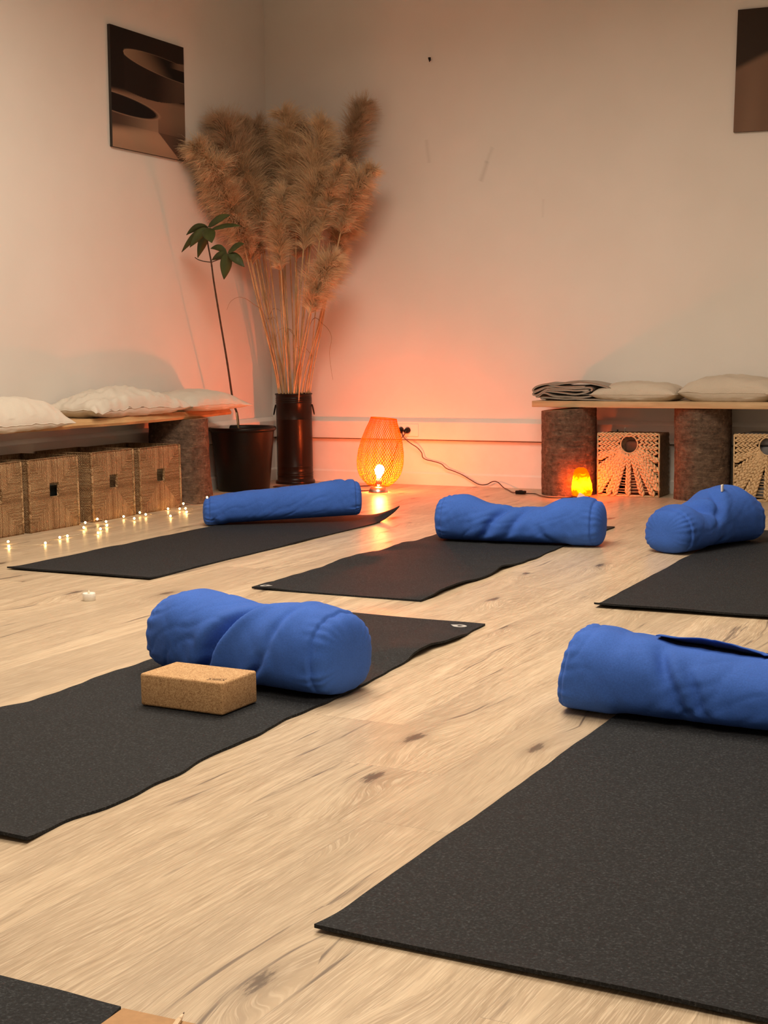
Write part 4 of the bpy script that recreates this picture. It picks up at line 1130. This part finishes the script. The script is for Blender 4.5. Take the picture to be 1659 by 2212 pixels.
# bare reeds between the plumed stalks
rs = random.Random(42)
first = None
for i in range(14):
    a = rs.uniform(-1, 1); top = Vector((VX + a * .30 + .05, VY - .05 + rs.uniform(-.12, .06), rs.uniform(1.25, 1.6)))
    top.x = max(top.x, -4.86); top.y = min(top.y, 7.66)
    foot = Vector((VX + a * .075, VY + rs.uniform(-.06, .06), .02)); mouth = Vector((VX + a * .095, VY + rs.uniform(-.06, .06), .556))
    root = thing('dry_reed', 'bare straw-coloured reed among the pampas stems', 'dry reed', tuple(foot), 0, 'bare reeds in the black vase')
    V, F = tube([p - foot for p in spline([foot, mouth, mouth.lerp(top, .5) + Vector((rs.uniform(-.012, .012), 0, 0)), top], 7)], rs.uniform(.0030, .0044), 7); obj('stem', V, F, M_reed, root)
    if i % 2 == 0:
        p = mouth.lerp(top, rs.uniform(.25, .75)) - foot; s_ = rs.choice((-1, 1))
        L_ = rs.uniform(.06, .13)
        pts = spline([p, p + Vector((s_ * L_ * .4, -.02, L_ * .5)), p + Vector((s_ * L_ * .9, -.03, L_ * .35)), p + Vector((s_ * L_ * 1.1, -.03, -L_ * .25))], 6)
        V, F = tube(pts, [.0022 * (1 - .8 * q / len(pts)) for q in range(len(pts))], 5); obj('dry_blade', V, F, M_leafdry, root)
# long curling blades that hang out of the bunch
blades = [
 ('thin dry blade curling down right of the vase', [(-4.50, 7.50, .98), (-4.40, 7.48, .97), (-4.34, 7.47, .90), (-4.355, 7.47, .80), (-4.345, 7.47, .70), (-4.335, 7.47, .64)]),
 ('thin dry blade looping out at mid height on the right', [(-4.42, 7.42, 1.22), (-4.33, 7.38, 1.24), (-4.27, 7.38, 1.22), (-4.235, 7.38, 1.27), (-4.225, 7.38, 1.33), (-4.25, 7.38, 1.37), (-4.29, 7.38, 1.375)]),
 ('thin dry blade arching left beside the seedling stem', [(-4.74, 7.38, 1.00), (-4.75, 7.25, 1.10), (-4.77, 7.15, 1.135), (-4.79, 7.08, 1.11), (-4.80, 7.05, 1.06)]),
 ('thin dry blade hooked just above the seedling', [(-4.80, 7.15, 1.62), (-4.81, 7.02, 1.70), (-4.825, 6.93, 1.66), (-4.82, 6.91, 1.59), (-4.80, 6.92, 1.565)]),
]
for lab, pts in blades:
    f0 = Vector((VX + .03 * (1 if pts[0][0] > VX else -1), VY - .04, .02)); mth = Vector((VX + .05 * (1 if pts[0][0] > VX else -1), VY - .055, .556))
    root = thing('dry_tendril', lab, 'dry grass', tuple(f0), 0, 'curling dry blades in the black vase')
    P = spline([f0, mth] + [Vector(p) for p in pts], 9)
    V, F = tube([p - f0 for p in P], [.0024 - .0018 * q / len(P) for q in range(len(P))], 6); obj('blade', V, F, M_leafdry, root)

# ------------------------------------------------------------------ woven table lamp on the floor
lp = thing('table_lamp', 'glowing orange woven bamboo lamp standing on the floor by the wall', 'lamp', (-3.912, 7.237, 0))
V, F = lathe([(.054, 0), (.056, .003), (.055, .008), (.049, .022), (.042, .031), (.038, .034), (.024, .036), (.022, .046), (.0005, .047)], 48); obj('base', V, F, M_silver, lp)
tlt = radians(5.6); tx_ = Vector((cos(.4917), sin(.4917), 0))
def lean(p):      # the shade leans a few degrees to the viewer's right
    v = Vector(p); z = v.z - .036
    return Vector((v.x, v.y, 0)) + tx_ * (z * sin(tlt)) + Vector((0, 0, .036 + z * cos(tlt) - (v.x * tx_.x + v.y * tx_.y) * sin(tlt)))
RT = [(.040, .058), (.055, .082), (.085, .110), (.125, .127), (.175, .1335), (.235, .130), (.30, .117), (.36, .098), (.405, .080), (.428, .0735)]
def srad(z):
    for (a, ra), (b, rb_) in zip(RT, RT[1:]):
        if z <= b:
            t = (z - a) / (b - a); return ra + (rb_ - ra) * t
    return RT[-1][1]
def srad_s(z): return (srad(max(.04, z - .012)) + srad(z) * 2 + srad(min(.428, z + .012))) / 4
NS = 104; V = []; F = []; nz = 170; per = .0235
for i in range(NS):
    n0 = len(V)
    for k in range(nz + 1):
        z = .040 + (.428 - .040) * k / nz
        r = srad_s(z); th = 2 * pi * (i + .5 * .92 * sin(2 * pi * z / per + pi * i) * .5 * 1.05) / NS
        half = (.0019 + .0003 * sin(i * 7.3)) * (.45 + .55 * r / .1335)
        ro = r + .0012 * sin(2 * pi * z / per + pi * i)
        tn = Vector((-sin(th), cos(th), 0)); c = Vector((ro * cos(th), ro * sin(th), z)); nr = Vector((cos(th), sin(th), 0))
        V += [lean(c - tn * half - nr * .0004), lean(c + tn * half - nr * .0004), lean(c + tn * half + nr * .0004), lean(c - tn * half + nr * .0004)]
    for k in range(nz):
        a = n0 + 4 * k
        for q in range(4): F.append((a + q, a + (q + 1) % 4, a + 4 + (q + 1) % 4, a + 4 + q))
sh = obj('shade', V, F, M_shade, lp)
for z, r in ((.427, .0738), (.041, .0585)):
    V, F = tube([lean((r * cos(2 * pi * k / 48), r * sin(2 * pi * k / 48), z)) for k in range(49)], .0026, 8, False); obj('rim_hoop', V, F, M_shade, lp)
V, F = tube([lean((0, 0, .046)), lean((0, 0, .085))], [.017, .015], 20); obj('bulb_socket', V, F, M_white_plastic, lp)
V, F = lathe([(.012, 0), (.016, .012), (.025, .030), (.028, .045), (.025, .060), (.015, .072), (.0005, .076)], 24)
V = [lean((x, y, z + .085)) for x, y, z in V]; obj('bulb', V, F, M_bulb, lp)
cpts = [(-3.955, 7.690, .330), (-3.975, 7.688, .30), (-4.02, 7.688, .24), (-4.05, 7.66, .12), (-4.09, 7.56, .02), (-4.16, 7.50, .004), (-4.26, 7.47, .004), (-4.37, 7.46, .004), (-4.48, 7.40, .004), (-4.58, 7.40, .004), (-4.66, 7.33, .004), (-4.64, 7.27, .004), (-4.55, 7.29, .006), (-4.42, 7.33, .009), (-4.28, 7.30, .006), (-4.12, 7.27, .004), (-4.02, 7.25, .004), (-3.962, 7.243, .008)]
def relp(pts, o_): return [(a - o_[0], b - o_[1], c - o_[2]) for a, b, c in pts]
V, F = tube(spline(relp(cpts, (-3.912, 7.237, 0)), 8), .0032, 7); cd = obj('cord', V, F, M_cord, lp)
def plug(o_, at, tiltx):
    V, F = lathe([(.0165, 0), (.0175, .004), (.0170, .022), (.013, .034), (.006, .040), (.0005, .041)], 28)
    V = [(x + tiltx * z, -z, y - .15 * z) for x, y, z in V]
    return obj('plug', V, [tuple(reversed(f)) for f in F], M_black_plastic, o_, loc=at)
plug(cd, (-3.950 + 3.912, 7.7035 - 7.237, .331), -.1)

# ------------------------------------------------------------------ double wall socket
ws = thing('wall_socket', 'white double wall socket with two black plugs on the duct', 'socket', (-3.962, YB - .0452, .331))
bevel(MB().box(-.080, .080, -.006, 0, -.038, .038).build('plate', M_trim, ws), .003, 2)
for sx in (-.035, .012): 
    V, F = lathe([(.021, 0), (.0225, .003), (.0205, .004), (.0195, .001)], 32, True, False); V = [(x, -.0055 - z, y) for x, y, z in V]; obj('socket_ring', V, [tuple(reversed(f)) for f in F], M_trim, ws, loc=(sx, 0, 0))

# ------------------------------------------------------------------ salt lamp
def salt_col(t):
    v, x, y, z = t.xyz()
    n = t.noise(v, 26, 4, .55, .6); m_ = t.noise(v, 9, 2)
    hgt = t.math('DIVIDE', z, .165)
    bell = t.math('SUBTRACT', 1.0, t.math('ABSOLUTE', t.math('MULTIPLY', t.math('SUBTRACT', hgt, .47), 2.7)))
    k = t.math('ADD', bell, t.math('MULTIPLY', t.math('SUBTRACT', n, .5), 1.7))
    return t.ramp(k, [(.0, (.030, .0020, 0.0)), (.30, (.07, .0040, 0.0)), (.48, (.40, .014, .00003)), (.85, (1.0, .11, .0002))])
M_salt = mat_emit('lit_salt_rock', None, 95.0, salt_col)
sl = thing('salt_lamp', 'small glowing yellow-orange salt rock lamp before the first pine bench log', 'lamp', (-2.712, 7.335, 0))
V = []; prof = [(.036, .008), (.050, .018), (.0545, .045), (.052, .080), (.047, .115), (.041, .140), (.031, .158), (.016, .166)]
nn = 11
for r, z in prof:
    for j in range(nn):
        a = 2 * pi * j / nn + .12 * sin(z * 40)
        q = r * (1 + .13 * N3(cos(a) * 1.6 + 4, sin(a) * 1.6, z * 14))
        V.append((q * cos(a) * 1.03 + .003 * sin(z * 30), q * sin(a) * .9, z + .005 * N3(cos(a) * 2, sin(a) * 2, 7)))
F = [tuple(reversed(f)) for f in grid_faces(len(prof), nn, True)] + [tuple(range(nn))[::-1], tuple((len(prof) - 1) * nn + j for j in range(nn))]
o = obj('salt_rock', V, F, M_salt, sl, False)
V, F = lathe([(.046, 0), (.048, .002), (.046, .012), (.040, .0135), (.001, .0135)], 32); obj('base', V, F, plain('dark_wood_base', (.06, .03, .015), .6), sl)
cp = [(-3.993, 7.690, .330), (-3.978, 7.688, .292), (-3.935, 7.692, .255), (-3.894, 7.702, .228), (-3.868, 7.712, .196), (-3.860, 7.712, .168), (-3.832, 7.712, .153), (-3.78, 7.712, .143), (-3.735, 7.712, .130), (-3.703, 7.712, .105), (-3.65, 7.712, .088), (-3.60, 7.712, .070), (-3.55, 7.712, .044), (-3.49, 7.71, .016), (-3.44, 7.708, .018), (-3.40, 7.705, .036), (-3.365, 7.70, .034), (-3.31, 7.66, .008), (-3.24, 7.57, .004), (-3.18, 7.475, .004), (-3.125, 7.42, .006)]
L0 = (-2.712, 7.335, 0)
cp2 = [(-3.075, 7.412, .006), (-3.02, 7.43, .004), (-2.95, 7.34, .004), (-2.87, 7.275, .004), (-2.80, 7.29, .004), (-2.75, 7.335, .006)]
V, F = tube(spline(relp(cp, L0), 8), .0030, 7); V2, F2 = tube(spline(relp(cp2, L0), 8), .0030, 7)
cd = MB().add(V, F).add(V2, F2).build('cord', M_cord, sl, True)
bevel(MB().box(-.030, .030, -.013, .013, 0, .020).build('inline_switch', M_black_plastic, cd), .005, 3)
sw = [o for o in cd.children][0]; sw.location = (-3.10 + 2.712, 7.414 - 7.335, .001); sw.rotation_euler = (0, 0, -.05)
bevel(MB().box(-.010, .010, -.006, .006, .0195, .023).build('inline_switch', M_cord, cd), .002, 2); cd.children[1].location = sw.location; cd.children[1].rotation_euler = sw.rotation_euler
plug(cd, (-3.996 + 2.712, 7.7035 - 7.335, .332), .05)
o = MB().box(-.016, .016, -.001, .001, 0, .034).build('paper_tag', M_white_plastic, sl); o.location = (.012, -.066, .001); o.rotation_euler = (-.3, .5, .3); o['label'] = 'small white paper tag'

# ------------------------------------------------------------------ canvas prints
def sstep(a, b, x):
    t = max(0.0, min(1.0, (x - a) / (b - a))); return t * t * (3 - 2 * t)
def mixc(a, b, t): return tuple(p + (q - p) * t for p, q in zip(a, b))
def bowls(u, v):
    dark = (.012, .008, .007); sand = (.40, .26, .175); br_ = (.085, .05, .036); rim = (.36, .24, .16)
    c = mixc(dark, (.022, .013, .010), u)
    # table surface, lower right
    if v > .50: c = mixc(c, mixc((.235, .140, .094), (.135, .082, .060), sstep(.62, .9, v)), sstep(.50, .56, v + .02 * u))
    # upper bowl
    cx, cy, ax_, ay_, sl_ = .78, .232, .615, .078, .065
    yy = v - (cy + sl_ * (u - cx)); e = ((u - cx) / ax_) ** 2 + (yy / ay_) ** 2
    xb = .17
    if u > xb and yy > 0 and e > 1 and v < .50 + .05 * sin(pi * min(1, (u - .12) * 1.1)) - .02 * u:
        c = mixc((.018, .011, .009), br_, sstep(.55, 1.0, u)); c = mixc(c, (.10, .06, .042), sstep(.30, .0, v - .30) * sstep(.6, 1, u) * .4)
    if e < 1:
        c = mixc((.20, .13, .085), (.010, .007, .006), sstep(.35, .80, u - 1.2 * yy)); c = mixc(c, rim, sstep(.45, .14, u) * .5)
        if u > .72 and yy < -.018: c = mixc(c, (.010, .007, .006), .8)
    if abs(e - 1) < .09 and u > xb: c = mixc(c, rim, .8 * (1 - abs(e - 1) / .09) * (1 if yy > 0 else .55))
    if u > .78 and v < .215 and v > .150 + .10 * (1 - u): c = mixc(c, (.20, .125, .085), .75 * sstep(.78, .95, u))
    # lower bowl
    cx, cy, ax_, ay_, sl_ = .08, .632, .545, .080, .055
    yy = v - (cy + sl_ * (u - cx)); e = ((u - cx) / ax_) ** 2 + (yy / ay_) ** 2
    xe = .615
    if u < xe and yy > 0 and e > 1:
        c = mixc((.075, .045, .033), (.30, .195, .135), sstep(.05, .62, u)); c = mixc(c, sand, sstep(.80, .90, v + .05 * u) * .75)
    if v > .80 and u < xe + (v - .80) * 1.45:
        c = mixc(c, mixc(sand, (.27, .175, .12), sstep(.88, 1.0, v) * .5), sstep(.80, .90, v + .10 * u))
    elif v > .80 and u >= xe: c = mixc(c, (.075, .045, .034), .6)
    if e < 1: c = (.010, .007, .007)
    if abs(e - 1) < .16: c = mixc(c, (.34, .22, .15), .8 * (1 - abs(e - 1) / .16))
    return c
def veil(u, v):
    up_ = (.040, .027, .020); cl = (.20, .125, .088)
    e = v - (.47 - .50 * u + .16 * u * u)
    c = mixc(up_, (.020, .013, .010), u)
    k = sstep(-.02, .05, e)
    fold = .5 + .5 * sin(u * 26 + 1.5 * v); c2 = mixc(cl, (.11, .062, .045), fold * .5 * sstep(.3, .9, v)); c2 = mixc(c2, (.20, .125, .085), sstep(.5, .75, v) * sstep(.8, .2, u) * .4)
    return mixc(c, c2, k)
def canvas(label, name, loc, rot_e, W, H, paint, roll=0.0, n=300):
    root = thing('canvas_print', label, 'picture', loc); root.rotation_euler = rot_e
    D = .018; V = []; cols = []
    for i in range(n + 1):
        for j in range(n + 1):
            u, v = i / n, j / n; x = (u - .5) * W; z = (.5 - v) * H
            c, s = cos(roll), sin(roll)
            V.append((x * c + z * s, -D, -x * s + z * c)); cols.append((*paint(u, v), 1))
    F = [tuple(reversed(f)) for f in grid_faces(n + 1, n + 1)]
    m = bpy.data.materials.get('printed_canvas')
    if m is None:
        t = NT('printed_canvas'); a = t.n('ShaderNodeVertexColor'); a.layer_name = 'print'
        v_, x_, y_, z_ = t.xyz(); t.bsdf(a.outputs[0], .7, t.bump(t.noise(v_, 400, 2), .15, .001), Specular__IOR__Level=.2); m = t.m
    o = obj('printed_face', V, F, m, root)
    ca = o.data.color_attributes.new('print', 'FLOAT_COLOR', 'POINT'); ca.data.foreach_set('color', np.array(cols, dtype=np.float32).ravel())
    b = MB().box(-W / 2, W / 2, -D + .0004, 0, -H / 2, H / 2); c, s = cos(roll), sin(roll)
    b.V = [(x * c + z * s, y, -x * s + z * c) for x, y, z in b.V]
    b.build('stretcher_edge', plain('dark_canvas_edge', (.03, .022, .018), .8), root)
    return root
canvas('canvas print of two earthen bowls on the left wall', 'l', (XL + .0005, 6.533, 2.221), (0, 0, pi / 2), .655, .632, bowls, roll=.016)
canvas('canvas print with a draped brown shape at the top right edge', 'r', (-1.672, YB - .0005, 2.236), (0, 0, 0), .665, .625, veil, roll=.026)
